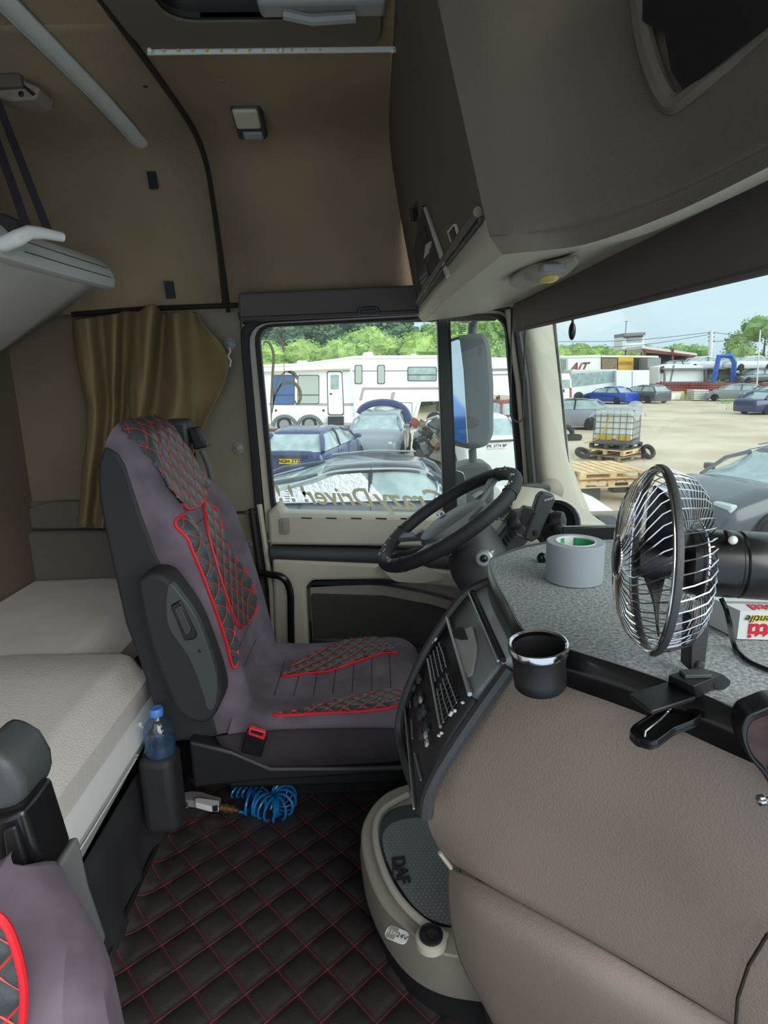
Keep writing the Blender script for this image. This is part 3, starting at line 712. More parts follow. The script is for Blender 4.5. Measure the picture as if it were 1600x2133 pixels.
matt(-1.2, -0.735, 1.42, 2.05, 0.385, zt - 0.004, 0.04).build('end_cushion', 'mattress', mt_, ang=50)
rl = sroot('trim_2') if False else None
bb = thing('bunk_base', 'grey bunk base with silver front rail, drawers and black fabric below', 'bunk base', (-0.9, 0.9, 0))
MB().prism([V((BX - 0.02, -0.3, 0.404)), V((BX + 0.004, -0.3, 0.404)), V((BX + 0.024, -0.3, 0.382)), V((BX + 0.032, -0.3, 0.350)), V((BX + 0.026, -0.3, 0.343)), V((BX - 0.02, -0.3, 0.345))], (0, 1.735, 0)).build('front_rail', 'alu', bb, bevel=0.006, seg=3, label='silver grey rail')
MB().box((-0.92, 0.55, 0.36), (0.62, 1.72, 0.04)).build('bed_board', 'grey_plastic', bb)
MB().box((-0.93, 0.57, 0.17), (0.56, 1.66, 0.34)).build('carcass', 'black', bb)
def fx(pts, X, d, name, m, bev=0.003, parent=bb, **k):
    return MB().prism(PX(pts, X), (d, 0, 0)).build(name, m, parent, bevel=bev, **k)
X1 = BX + 0.019
dv = fx([(310, 1500), (300, 1556), (152, 1826), (128, 1778), (146, 1738), (300, 1508)], X1, -0.03, 'drawer', 'grey_plastic')
fx([(262, 1562), (290, 1570), (160, 1776), (152, 1752), (256, 1592)], X1 + 0.003, -0.01, 'drawer_window', 'dashgrey', parent=dv)
MB().tube(PX([(257, 1571), (288, 1572), (284, 1580), (163, 1776), (158, 1768)], X1 + 0.004), 0.0018, 6).build('drawer_edge', 'white_plastic', dv)
d2 = fx([(134, 1776), (142, 1830), (112, 1898), (84, 1850), (98, 1822)], X1, -0.03, 'drawer', 'grey_plastic')
fx([(96, 1832), (122, 1830), (108, 1872), (90, 1866)], X1 + 0.003, -0.01, 'drawer_window', 'dark_panel', parent=d2)
MB().tube(PX([(96, 1832), (128, 1831), (106, 1874)], X1 + 0.004), 0.0018, 6).build('drawer_edge', 'white_plastic', d2)
MB().tube(PX(crv([(292, 1508), (304, 1530), (306, 1556), (300, 1580)], 4), X1 + 0.004), 0.0045, 8).build('arch_trim', 'white_plastic', bb)
MB().tube(PX(crv([(128, 1770), (142, 1790), (146, 1815), (142, 1834)], 4), X1 + 0.006), 0.004, 8).build('arch_trim', 'black', bb)
# black fabric hanging to the floor
rows = []
for i in range(31):
    y = 0.25 + 1.20 * i / 30; a = 0.006 * math.sin(i * 1.9) + 0.004 * math.sin(i * 0.7)
    rows.append([V((X1 - 0.016, y, 0.262)), V((X1 + a * 0.6, y, 0.19)), V((X1 - 0.01 + a, y, 0.12)), V((X1 - 0.004 + a * 1.5, y, 0.035)), V((X1 + 0.01, y, 0.006))])
MB().grid(rows).build('fabric_skirt', 'seat_black', bb, solid=0.004, label='black fabric hanging to the floor')
# bottle pouch and bottle
pc = thing('bottle_pouch', 'black pouch holding the water bottle at the end of the bunk', 'pouch', (-0.53, 1.275, 0.135))
c0 = V((-0.557, 1.425, 0)); pr = 0.046
MB().box((-0.532, 1.275, 0.235), (0.082, 0.085, 0.20)).build('pouch_body', 'seat_black', pc, bevel=0.02, seg=3)
wb_ = thing('water_bottle', 'clear plastic water bottle with blue cap in the black pouch', 'bottle', (-0.525, 1.27, 0.33))
bc0 = V((-0.525, 1.27, 0.046))
bz = U(330, 1555, Y=1.42).z
MB().lathe([(0.030, 0.288), (0.034, 0.292), (0.035, 0.318), (0.0335, 0.324), (0.035, 0.33), (0.035, 0.352), (0.030, 0.366), (0.018, 0.380), (0.0135, 0.386), (0.0135, 0.392)], bc0, seg=28).build('bottle_wall', 'bottle', wb_)
MB().lathe([(0.031, 0.290), (0.033, 0.292), (0.033, 0.318), (0, 0.318)], bc0, seg=24).build('water', 'water', wb_)
MB().lathe([(0.0150, 0.388), (0.0155, 0.390), (0.0155, 0.404), (0.0135, 0.4065), (0, 0.4065)], bc0, seg=24).build('cap', mat('cap_blue', (70, 130, 205), 0.4), wb_, label='blue cap')
# ----------------------------------------------------------------- upper bunk, folded
ub = thing('upper_bunk', 'raised upper bunk with pale underside and silver front rail at left', 'bunk', (-0.9, 1.2, 1.3))
a0, a1 = U(-120, 500, Y=1.32), U(206, 592, Y=1.90)
u0 = [U(-160, 560, Y=1.2), U(206, 600, Y=1.88), U(-20, 745, Y=2.0), U(-200, 830, Y=1.9)]
und = crgrid([[U(-160, 512, Y=1.05), U(20, 545, Y=1.45), U(206, 594, Y=1.86)], [U(-160, 640, Y=1.15), U(-20, 650, Y=1.6), U(110, 662, Y=1.97)], [U(-160, 800, Y=1.35), U(-80, 765, Y=1.75), U(0, 736, Y=2.03)]], 4, 4)
MB().grid(und).build('underside', 'mattress', ub, solid=0.03, off=1, label='pale cloth underside')
def railsec(px, y, Y, s):
    """front rail cross-section, drawn at picture point (px, y)"""
    return [U(px + dx * s, y + dy * s, Y=Y) for dx, dy in ((-4, -62), (12, -52), (24, -32), (30, -10), (28, 6), (16, 12), (0, 8), (-8, -20))]
rr = [railsec(-140, 495, 1.15, 1.5), railsec(20, 542, 1.45, 1.12), railsec(120, 570, 1.66, 1.0), railsec(204, 592, 1.84, 0.88), railsec(218, 594, 1.87, 0.72)]
MB().loft(rr).build('front_rail', 'alu', ub, ang=50, label='silver grey rail')
for k, (dx, dy) in enumerate(((20, -38), (28, -16))):
    MB().tube([U(20 + dx * 1.12, 542 + dy * 1.12, Y=1.449), U(120 + dx, 570 + dy, Y=1.659), U(206 + dx * .88, 592 + dy * .88, Y=1.845)], 0.0014, 5).build('groove', 'charcoal', ub)
hb = MB(); hb.tube([U(-40, 505, Y=1.33), U(10, 508, Y=1.33), U(36, 496, Y=1.33), U(60, 484, Y=1.35), U(90, 486, Y=1.38), U(130, 494, Y=1.42)], [0.016, 0.016, 0.016, 0.014, 0.012, 0.010], 10)
hb.build('catch_handle', 'white_plastic', ub)
MB().tube([U(-40, 452, Y=1.40), U(10, 462, Y=1.40), U(40, 476, Y=1.40)], 0.016, 8).build('hinge_tube', 'charcoal', ub)
for (p0, p1, wdt) in (((-14, 190), (100, 480), 0.008), ((-26, 240), (58, 478), 0.009)):
    A, B = U(*p0, Y=1.50), U(*p1, Y=1.41)
    MB().box((A + B) / 2, (0.018, 0.003, (A - B).length), (B - A).to_track_quat('Z', 'Y').to_matrix()).build('strap', 'curtain' if False else 'velvet_dark', ub, label='dark webbing strap')
# ----------------------------------------------------------------- curtain
ct = thing('curtain', 'crumpled olive brown curtain hanging beside the driver seat', 'curtain', U(300, 1090, Y=2.0))
top = [(152, 668), (180, 664), (214, 660), (236, 655), (262, 652), (288, 650), (318, 636), (338, 652), (366, 652), (392, 650), (420, 655)]
mid = [(168, 800), (190, 800), (222, 800), (236, 800), (256, 800), (276, 800), (302, 800), (330, 800), (374, 800), (404, 800), (476, 755)]
lo = [(180, 890), (196, 890), (222, 890), (236, 890), (252, 890), (270, 890), (290, 890), (316, 890), (356, 890), (398, 890), (424, 890)]
bot = [(160, 1095), (176, 1098), (196, 1100), (214, 1100), (230, 1100), (246, 1100), (262, 1100), (280, 1100), (300, 1100), (320, 1100), (340, 1100)]
dep = [0.01, -0.06, 0.015, -0.085, 0.02, -0.05, -0.10, 0.02, -0.09, 0.01, -0.02]
rows = []
def crow(R, k): return [U(x, y, Y=2.0 + d * k) for (x, y), d in zip(R, dep)]
tops = [(x + (3 if i % 2 else -2), y + 14) for i, (x, y) in enumerate(top)]
rows = crgrid([crow(top, .7), crow(tops, 1.0), crow(mid, 1.0), crow(lo, 0.95), crow(bot, .8)], 7, 8)
for i, r in enumerate(rows):
    for j, p in enumerate(r):
        p.y += 0.006 * noise.noise(V((p.x * 22, 0, p.z * 9))) + 0.012 * noise.noise(V((p.x * 40, 3, p.z * 4)))
MB().grid(rows).build('cloth', 'curtain', ct, solid=0.003, ang=180)
MB().tube([U(478, 724, Y=1.975), U(480, 732, Y=1.97), U(475, 742, Y=1.97), U(481, 752, Y=1.972), U(479, 764, Y=1.975)], 0.003, 5).build('frayed_edge', 'mattress', ct, label='frayed whitish threads')
# ================================================================= overhead bin
ob = thing('overhead_locker', 'brown overhead storage locker above the windscreen with switch panel and lamps', 'locker', (0.3, 1.0, 1.39))
zb = 1.395
# rear-facing side with switches: x=0.134 at the bottom, leaning back to the roof
def XS(z): return 0.134 - (z - 1.44) * 0.19
side = [[V((XS(z), 2.0, z)), V((XS(z), 1.4, z)), V((XS(z) + 0.004, yy, z))] for z, yy in ((cz, 0.98), (1.74, 0.935), (1.58, 0.89), (1.392, 0.835))]
MB().grid(crgrid(side, 5, 5)).build('side_panel', 'bin_skin', ob)
fc = [[V((XS(cz) + .004, .98, cz)), V((0.12, .955, cz)), U(1180, -60, Y=.87), U(1390, -120, Y=.76), U(1680, -260, Y=.60)],
      [V((XS(1.58) + .004, .89, 1.58)), V((0.150, .865, 1.58)), U(1190, 250, Y=.79), U(1395, 180, Y=.69), U(1680, 40, Y=.54)],
      [V((XS(1.392) + .004, .835, 1.392)), V((0.168, .818, 1.392)), U(1203, 430, Y=.755), U(1400, 370, Y=.645), U(1680, 230, Y=.49)],
      [V((0.152, .822, 1.368)), V((0.176, .808, 1.366)), U(1208, 480, Y=.765), U(1400, 412, Y=.65), U(1680, 272, Y=.495)],
      [V((0.166, .815, 1.346)), V((0.186, .803, 1.346)), U(1215, 510, Z=1.348), U(1400, 445, Z=1.352), U(1680, 308, Z=1.36)]]
MB().grid(crgrid(fc, 6, 6)).build('front_face', 'bin_skin', ob, ang=180)
FG = crgrid(fc, 6, 6); FE = FG[-1]
bot = []
for y_ in (2.0, 1.7, 1.4, 1.1): bot.append([V((0.158 + (2.0 - y_) * .006, y_, 1.362 - (2.0 - y_) * .010)), V((0.30, y_, 1.378)), V((0.445, y_, 1.407))])
for i_, p in enumerate(FE):
    yf = p.y + (0.20 if i_ < 7 else 0.20 - 0.1 * (i_ - 6) / (len(FE) - 7)); q_ = V((0.455, yf, 1.41)); m_ = p.lerp(q_, .5); m_.z -= .006
    bot.append([p, m_, q_])
MB().grid(bot).build('bottom_panel', 'bin_bottom', ob, ang=180, label='pale beige underside')
lip = crgrid([[V((0.142, 2.0, 1.402)), V((0.142, 1.3, 1.398)), V((0.147, 0.835, 1.392))], [V((0.143, 2.0, 1.38)), V((0.144, 1.3, 1.375)), V((0.152, 0.822, 1.368))], [V((0.158, 2.0, 1.362)), V((0.162, 1.4, 1.357)), fc[4][0]]], 5, 5)
MB().grid(lip).build('bottom_lip', 'bin_bottom', ob)
MB().tube([V((0.138, 1.98, 1.404)), V((0.138, 1.3, 1.400)), V((0.143, 0.845, 1.394))], 0.004, 6).build('gap', 'rubber', ob)
MB().tube([V((0.136, 1.98, 1.414)), V((0.136, 1.3, 1.411)), V((0.140, 0.85, 1.405))], 0.007, 8).build('ledge', 'bin_skin', ob)
def PS(pts, lift=0.0):
    out = []
    for x, y in pts:
        X = 0.12
        for _ in range(12): X = XS(U(x, y, X=X).z) - lift
        out.append(U(x, y, X=X))
    return out
# switch panel
def bx(pts, X, d, name, m, bev=0.002, parent=ob, **k):
    return MB().prism(PS(pts, (0.114 - X) * 0.5 + 0.002), (0.006, 0, 0)).build(name, m, parent, bevel=bev * .5, **k)
sp_ = bx([(861, 520), (880, 428), (884, 440), (930, 575), (884, 628), (872, 600)], 0.108, 0.02, 'switch_panel', 'black')
bx([(881, 432), (884, 430), (934, 574), (929, 580)], 0.106, 0.01, 'panel_edge', 'alu', parent=sp_)
bx([(872, 490), (884, 470), (897, 520), (886, 556)], 0.105, 0.01, 'radio_slot', 'rubber', parent=sp_)
for k in range(6): bx([(882 + k * .7, 536 - k * 5), (893 + k * .7, 522 - k * 4), (894 + k * .7, 525 - k * 4), (883 + k * .7, 539 - k * 5)], 0.103, 0.006, 'ribbed_knob', 'alu', 0, parent=sp_)
bx([(870, 560), (888, 548), (898, 590), (884, 612), (874, 596)], 0.104, 0.01, 'screen', 'charcoal', parent=sp_)
for k in range(4): bx([(874 + k * 3, 580 + k * 9), (888 + k * 1, 566 + k * 8), (889 + k, 569 + k * 8), (875 + k * 3, 584 + k * 9)], 0.102, 0.006, 'button', 'grey_plastic', 0, parent=sp_)
bx([(930, 482), (944, 466), (957, 506), (946, 527)], 0.112, 0.01, 'switch_frame', 'alu')
bx([(934, 484), (944, 472), (954, 506), (946, 520)], 0.109, 0.01, 'switch_rocker', 'black_gloss')
bx([(853, 436), (859, 432), (861, 462), (856, 466)], 0.088, 0.01, 'switch_rocker', 'black')
# overhead reading lamp
lm = thing('reading_lamp', 'beige oval reading lamp with amber lens under the overhead locker', 'lamp', U(1125, 570, Z=1.39))
q = PZ(rpoly([(1052, 584), (1092, 552), (1215, 526), (1180, 566), (1092, 592)], 22), 1.366)
MB().prism(q, (0, 0, -0.010)).build('lamp_base', 'beige_dark', lm, bevel=0.004, seg=3)
MB().sph(U(1130, 570, Z=1.356), 0.030, sx=1.1, sy=1.3, sz=0.5).build('lamp_dome', 'beige_dark', lm)
MB().sph(U(1142, 578, Z=1.348), 0.016, sx=1.1, sy=1.2, sz=0.55).build('lens', 'amber', lm)
MB().box(U(1150, 560, Z=1.352), (0.035, 0.03, 0.012)).build('switch', 'grey_plastic', lm, bevel=0.003)
l2 = thing('door_lamp', 'small clear lamp under the locker corner above the door window', 'lamp', U(968, 664, Z=1.39))
MB().sph(U(968, 662, Z=1.398), 0.05, sx=1, sy=0.6, sz=0.28).build('lamp_base', 'beige', l2)
MB().sph(U(970, 668, Z=1.386), 0.024, sx=1, sy=0.7, sz=0.4).build('lens', 'lamp_lens', l2)
# dark shelf opening with its lip, upper right
sh = thing('shelf_opening', 'black shelf opening high on the overhead locker, upper right', 'shelf', U(1480, 80, Y=0.70))
oy = 0.74
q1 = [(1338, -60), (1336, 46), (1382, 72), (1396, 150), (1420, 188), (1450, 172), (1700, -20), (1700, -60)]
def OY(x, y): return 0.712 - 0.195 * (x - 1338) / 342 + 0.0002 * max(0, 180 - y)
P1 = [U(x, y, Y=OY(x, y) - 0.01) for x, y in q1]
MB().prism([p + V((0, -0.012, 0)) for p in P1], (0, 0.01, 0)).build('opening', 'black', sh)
MB().tube([U(x, y, Y=OY(x, y) + 0.0) for x, y in crv([(1325, -60), (1338, 60), (1358, 140), (1385, 200), (1408, 218), (1440, 200), (1560, 100), (1700, -10)], 4)], 0.010, 8).build('opening_rim', 'bin_skin', sh)
# ================================================================= windscreen blind
wbld = thing('windscreen_blind', 'dark roller blind pulled part way down over the windscreen', 'blind', (0.44, 1.2, 1.33))
pb = [[V((0.440, 1.95, 1.405)), V((0.455, 1.2, 1.412)), V((0.455, 0.45, 1.42))], [V((0.436, 1.95, 1.37)), V((0.45, 1.2, 1.37)), V((0.45, 0.45, 1.37))], [V((0.442, 1.95, 1.326)), V((0.455, 1.2, 1.316)), V((0.455, 0.45, 1.306))]]
MB().grid(crgrid(pb, 4, 4)).build('blind_cloth', 'blind', wbld, solid=0.004)
MB().tube([V((0.442, 1.95, 1.326)), V((0.455, 1.2, 1.316)), V((0.455, 0.45, 1.306))], 0.006, 8).build('bottom_bar', 'blind', wbld)
hx = U(1192, 690, X=0.455)
MB().sph(hx, 0.02, sx=0.4, sy=0.55, sz=1.0).build('pull_tab', 'black_gloss', wbld)
MB().tube([hx + V((0, 0, 0.018)), hx + V((0, 0, 0.035))], 0.003, 6).build('tab_cord', 'black', wbld)
cd_ = thing('blind_cord', 'thin black loop of cord hanging beside the windscreen pillar', 'cord', U(1078, 878, Y=1.9))
MB().tube(crv([U(1066, 645, Y=1.9), U(1065, 720, Y=1.9), U(1064, 800, Y=1.9), U(1064, 860, Y=1.9), U(1070, 875, Y=1.9), U(1082, 878, Y=1.9), U(1090, 866, Y=1.9), U(1091, 800, Y=1.9), U(1093, 720, Y=1.9), U(1096, 645, Y=1.9)], 4), 0.0028, 6).build('cord_loop', 'black', cd_)
# ================================================================= dashboard
da = thing('dashboard', 'truck dashboard with centre switch panel, brown padded lid and beige lower body', 'dashboard', (0.3, 0.7, 0.2))
lid = [[U(1060, 1392, Y=.615), U(1180, 1385, Y=.56), U(1330, 1430, Y=.50), U(1480, 1495, Y=.455), U(1680, 1560, Y=.40)],
       [U(1000, 1470, Y=.63), U(1150, 1480, Y=.55), U(1320, 1530, Y=.49), U(1480, 1590, Y=.44), U(1700, 1680, Y=.385)],
       [U(930, 1580, Y=.645), U(1110, 1610, Y=.555), U(1300, 1680, Y=.485), U(1480, 1770, Y=.43), U(1720, 1850, Y=.38)],
       [U(893, 1665, Y=.66), U(1070, 1710, Y=.57), U(1280, 1810, Y=.495), U(1480, 1930, Y=.44), U(1740, 2040, Y=.385)],
       [U(893, 1720, Y=.67), U(1030, 1800, Y=.585), U(1240, 1930, Y=.51), U(1450, 2060, Y=.455), U(1720, 2230, Y=.395)],
       [U(918, 1772, Y=.675), U(1010, 1836, Y=.60), U(1220, 1952, Y=.525), U(1430, 2075, Y=.468), U(1700, 2240, Y=.41)],
       [U(950, 1806, Y=.69), U(1015, 1838, Y=.65), U(1222, 1950, Y=.56), U(1432, 2070, Y=.50), U(1700, 2235, Y=.44)]]
MB().grid(crgrid(lid, 6, 6)).build('padded_lid', 'lid_brown', da, ang=180, label='brown padded lid')
low = [[U(940, 1808, Y=.70), U(1012, 1842, Y=.635), U(1222, 1956, Y=.54), U(1432, 2078, Y=.485), U(1700, 2240, Y=.43)],
       [U(940, 1850, Y=.69), U(1000, 1900, Y=.62), U(1200, 2020, Y=.53), U(1400, 2140, Y=.48), U(1680, 2300, Y=.42)],
       [U(948, 1930, Y=.71), U(1010, 1990, Y=.65), U(1200, 2120, Y=.57), U(1400, 2250, Y=.52), U(1680, 2400, Y=.46)],
       [U(975, 2020, Y=.74), U(1040, 2090, Y=.70), U(1220, 2230, Y=.63), U(1400, 2350, Y=.57), U(1680, 2500, Y=.5)],
       [U(1050, 2150, Y=.80), U(1100, 2250, Y=.76), U(1280, 2400, Y=.68), U(1450, 2500, Y=.62), U(1700, 2650, Y=.55)]]
MB().grid(crgrid(low, 5, 5)).build('lower_body', 'lower_brown', da, ang=180, solid=0.006, label='beige brown lower body')
MB().tube([U(916, 1776, Y=.668), U(940, 1808, Y=.672)], 0.003, 6).build('trim_edge', 'beige', da)
MB().tube([U(x, y, Y=Y) for x, y, Y in ((1600, 1945, .40), (1560, 2010, .412), (1537, 2080, .425), (1530, 2180, .435))], 0.0016, 5).build('seam', 'seam', da)
# mass behind the skin
# centre panel: bands along y, profile in x-z
prof = [(0.175, 0.905), (0.150, 0.895), (0.135, 0.883), (0.105, 0.842), (0.070, 0.783), (0.046, 0.72), (0.037, 0.69)]
pc_ = crv([V((a, 0, b)) for a, b in prof], 6)
def band(i0, i1, y0, y1, name, m, lift=0.0, bev=0.002):
    R = []
    for y in (y0, y1):
        R.append([V((p.x - lift * 0.75, y, p.z + lift * 0.6)) for p in pc_[i0:i1 + 1]])
    R2 = [list(z) for z in zip(*R)]
    return MB().grid(R2).build(name, m, da, solid=0.012, off=-1)
YN, YF = 0.612, 0.835
band(0, 12, YN, YF, 'upper_lid', 'dashgrey')
band(12, 18, YN, YF, 'tray_lid', 'slate', 0.003)
band(18, len(pc_) - 1, YN, YF, 'switch_board', 'black', 0.0)
MB().prism([V((.040, YN, .70)), V((.037, YF, .70)), V((.034, YF, .655)), V((.040, YF - .10, .655)), V((.048, .66, .675))], (0.012, 0, 0)).build('board_corner', 'black', da)
def onp(px, py, lift=0.0):
    """point on the centre panel under a picture position"""
    best = None
    for k in range(len(pc_) - 1):
        for t in (0, .25, .5, .75):
            p = pc_[k].lerp(pc_[k + 1], t); q = U(px, py, Z=p.z); e = abs(q.x - p.x)
            if best is None or e < best[0]: best = (e, V((p.x, q.y, p.z)), k)
    p = best[1]; d = (pc_[best[2] + 1] - pc_[best[2]]).normalized(); n = V((-abs(d.z), 0, abs(d.x)))
    return p + n * lift, n
def pp(pts, lift, th, name, m, parent=da, bev=0.001, **k):
    Q = [onp(x, y, lift) for x, y in pts]; n = sum((q[1] for q in Q), V()) / len(Q)
    return MB().prism([q[0] for q in Q], -n.normalized() * th).build(name, m, parent, bevel=bev, **k)
def ppb(px, py, ly, ls, lift, th, name, m, parent=da, **k):
    """small block on the panel at a picture point: ly along y, ls along the slope"""
    p, n = onp(px, py, lift); s_ = V((n.z, 0, -n.x)).normalized() if True else None
    M = Matrix((V((0, 1, 0)), s_, n)).transposed()
    return MB().box(p, (ly, ls, th), M).build(name, m, parent, bevel=min(0.001, th / 3), **k)
# chrome-like lines between bands
def line(idx, name, m, r=0.0022, lift=0.003, y0=YN, y1=YF):
    p = pc_[idx]; return MB().tube([V((p.x - lift, y0, p.z + lift)), V((p.x - lift, y1, p.z + lift))], r, 6).build(name, m, da)
line(12, 'trim_line', 'silver', 0.0016, 0.004); line(18, 'trim_line', 'silver', 0.003, 0.005)
line(11, 'groove', 'rubber', 0.003, 0.001)
line(len(pc_) - 3, 'trim_line', 'silver', 0.0014, 0.003)
# notch in the tray lid
pp([(968, 1316), (990, 1310), (1002, 1350), (1000, 1372), (990, 1410), (984, 1416), (966, 1380), (950, 1335)], 0.0065, 0.003, 'tray_floor', 'dashgrey')
pp([(950, 1322), (968, 1311), (974, 1314), (982, 1338), (966, 1338), (952, 1333)], 0.0085, 0.004, 'tray_notch', 'rubber')
# vents
for (c1, c2) in (((903, 1380), (928, 1432)), ((915, 1440), (950, 1500))):
    pass
vents = [[(897, 1372), (922, 1338), (938, 1388), (909, 1426)], [(912, 1444), (936, 1402), (960, 1462), (926, 1515)]]
for V4 in vents:
    vt = pp(V4, 0.001, 0.002, 'air_vent', 'rubber')
    A_, B_, C_, D_ = [V((a, b, 0)) for a, b in V4]
    for k in range(4):
        t = (k + 0.6) / 4; a = A_.lerp(B_, t); b = D_.lerp(C_, t)
        P = [onp(a.x, a.y, 0.004)[0], onp((a.x + b.x) / 2, (a.y + b.y) / 2, 0.004)[0], onp(b.x, b.y, 0.004)[0]]
        MB().tube(P, 0.0011, 5).build('slat', 'silver', vt)
    for k in range(7):
        t = (k + 0.5) / 7; a = A_.lerp(D_, t); b = B_.lerp(C_, t)
        MB().tube([onp(a.x, a.y, 0.002)[0], onp(b.x, b.y, 0.002)[0]], 0.0013, 4).build('fin', 'charcoal', vt)
P = [onp(x, y, 0.003)[0] for x, y in ((896, 1375), (901, 1410), (909, 1445), (916, 1485), (922, 1516))]
MB().tube(P, 0.0022, 6).build('trim_line', 'silver', da)
for x, y in ((907, 1340), (911, 1336), (915, 1333), (943, 1492), (949, 1488), (955, 1484)):
    p, n = onp(x, y, 0.004); MB().sph(p, 0.0022).build('marker_dot', 'white_plastic', da)
# switches
for k, (x, y) in enumerate(((877, 1415), (866, 1430), (881, 1455), (872, 1462), (888, 1482), (879, 1490), (893, 1520), (884, 1530))):
    ppb(x, y, 0.016, 0.011, 0.003, 0.006, 'rocker_switch', 'charcoal' if k % 2 else 'dark_panel')
for x, y in ((885, 1461), (897, 1535), (899, 1551)):
    ppb(x, y, 0.010, 0.006, 0.007, 0.004, 'switch_tab', 'dashgrey')
for (p0, p1) in (((861, 1500), (863, 1540)), ((868, 1570), (881, 1626)), ((858, 1462), (858, 1475))):
    MB().tube([onp(*p0, 0.003)[0], onp(*p1, 0.003)[0]], 0.0011, 5).build('trim_line', 'silver', da)
for x, y in ((919, 1534), (926, 1529), (969, 1466)):
    p, n = onp(x, y, 0.003); MB().sph(p, 0.0025, sz=0.6).build('symbol', 'white_plastic', da)
# rims at the near and far ends of the panel
MB().tube([U(x, y, Y=YN - 0.004) for x, y in crv([(1062, 1392), (1006, 1470), (955, 1545), (915, 1610), (893, 1660), (888, 1700)], 4)], 0.0085, 8, flat=1).build('near_rim', 'charcoal', da)
MB().tube(crv([V((0.175, YF + .002, .903)), V((0.132, YF + .002, .884)), V((0.10, YF + .002, .842)), V((0.066, YF + .002, .783)), V((0.040, YF + .002, .72)), V((0.028, YF, .67)), V((0.031, YF - .03, .65)), V((0.038, YF - .10, .655)), V((0.046, 0.665, .675)), V((0.050, 0.635, .69))], 4), 0.008, 8).build('far_rim', 'charcoal', da)
MB().prism([V((p.x + 0.012, YF, p.z)) for p in pc_[::3]] + [V((0.5, YF, 0.62)), V((0.5, YF, 0.88))], (0, 0.02, 0)).build('far_bulkhead', 'charcoal', da)
MB().box((0.37, 0.87, 0.35), (0.40, 0.20, 0.55)).build('tunnel_body', 'charcoal', da, bevel=0.03)
# ---------------- driver side of the dashboard
MB().box((0.60, 1.47, 0.50), (0.42, 1.0, 0.44)).build('driver_dash', 'black', da, bevel=0.05, seg=3)
dd = [[U(1005, 1130, Y=1.75), U(1040, 1040, Y=1.78), U(1075, 1012, Y=1.82), U(1110, 1008, Y=1.9)],
      [U(1022, 1155, Y=1.55), U(1050, 1080, Y=1.6), U(1095, 1030, Y=1.7), U(1140, 1022, Y=1.8)],
      [U(1060, 1160, Y=1.5), U(1090, 1100, Y=1.55), U(1140, 1050, Y=1.65), U(1200, 1050, Y=1.75)],
      [U(1100, 1165, Y=1.45), U(1160, 1110, Y=1.5), U(1210, 1090, Y=1.55), U(1270, 1098, Y=1.6)]]
MB().grid(crgrid(dd, 5, 5)).build('corner_cover', 'beige', da, solid=0.01, label='beige corner cover')
rv = MB().lathe([(0.026, -0.002), (0.026, 0.006), (0.021, 0.006), (0.021, 0.0)], U(1051, 1066, Y=1.565), (-0.45, -0.75, 0.5), 24).build('round_vent', 'beige_dark', da)
for k in range(-3, 4):
    c = U(1051 + k * 4.4, 1066 - k * 2.0, Y=1.56); MB().tube([c + V((0.003, 0, 0.016)), c - V((0.003, 0, 0.016))], 0.0018, 5).build('slat', 'charcoal', rv)
bp = MB().prism(PY([(1030, 1128), (1076, 1068), (1112, 1064), (1118, 1100), (1080, 1160), (1050, 1168)], 1.50), (0, 0.05, 0)).build('vent_panel', 'charcoal', da, bevel=0.006, seg=3)
for k in range(6):
    MB().tube([U(1038 + k * 6, 1122 - k * 7 + 14, Y=1.494), U(1046 + k * 6, 1132 - k * 7 + 18, Y=1.494)], 0.0028, 5).build('slat', 'rubber', bp)
MB().lathe([(0.017, 0), (0.017, 0.03), (0.012, 0.034), (0, 0.034)], U(1075, 1090, Y=1.495), (-0.4, -0.8, 0.3), 20).build('knob', 'black', bp)
MB().lathe([(0.058, 0), (0.058, 0.012), (0.050, 0.014), (0.048, 0.0)], U(1160, 1092, Y=1.40), (-0.6, -0.8, 0.25), 28).build('gauge_ring', 'black', da)
MB().lathe([(0.047, 0), (0.0, 0.004)], U(1160, 1092, Y=1.41), (-0.6, -0.8, 0.25), 28).build('gauge_face', 'charcoal', da)
MB().tube(crv([U(1052, 1024, Y=1.86), U(1076, 1019, Y=1.82), U(1110, 1014, Y=1.82), U(1140, 1018, Y=1.86)], 5), 0.013, 8).build('grab_handle', 'charcoal', da, label='dark grey pillar grab handle')
MB().sph(U(1148, 1022, Y=1.88), 0.045, sx=0.9, sy=0.7, sz=0.9).build('handle_mount', 'beige_dark', da)
# ================================================================= carpeted table
ZT = 0.935
tb = thing('dash_table', 'table board on the dashboard covered in grey carpet with black edging', 'table', (0.4, 0.7, ZT))
front = [(0.60, 0.20), (0.60, 0.60), (0.535, 0.80)] + [tuple(U(1305, 1120, Z=ZT))[:2]]
edge = [U(1188, 1124, Z=ZT), U(1100, 1140, Z=ZT), U(1049, 1156, Z=ZT), U(1030, 1165, Z=ZT), U(1023, 1180, Z=ZT), U(1034, 1212, Z=ZT), U(1060, 1258, Z=ZT), U(1082, 1302, Z=ZT), U(1110, 1328, Z=ZT), U(1187, 1356, Z=ZT), U(1290, 1388, Z=ZT), U(1390, 1422, Z=ZT), U(1469, 1454, Z=ZT), U(1562, 1491, Z=ZT), U(1680, 1535, Z=ZT)]
ed = crv([V((p.x, p.y, ZT)) for p in edge], 4)
outl = ed + [V((0.34, 0.2, ZT)), V((0.60, 0.2, ZT))] + [V((x, y, ZT)) for x, y in front[1:]]
MB().prism([p + V((0, 0, -0.012)) for p in outl], (0, 0, 0.012)).build('carpet_top', 'carpet', tb, ang=40, label='grey felt carpet')
MB().prism([p + V((0, 0, -0.03)) for p in outl], (0, 0, 0.018)).build('board', 'black', tb)
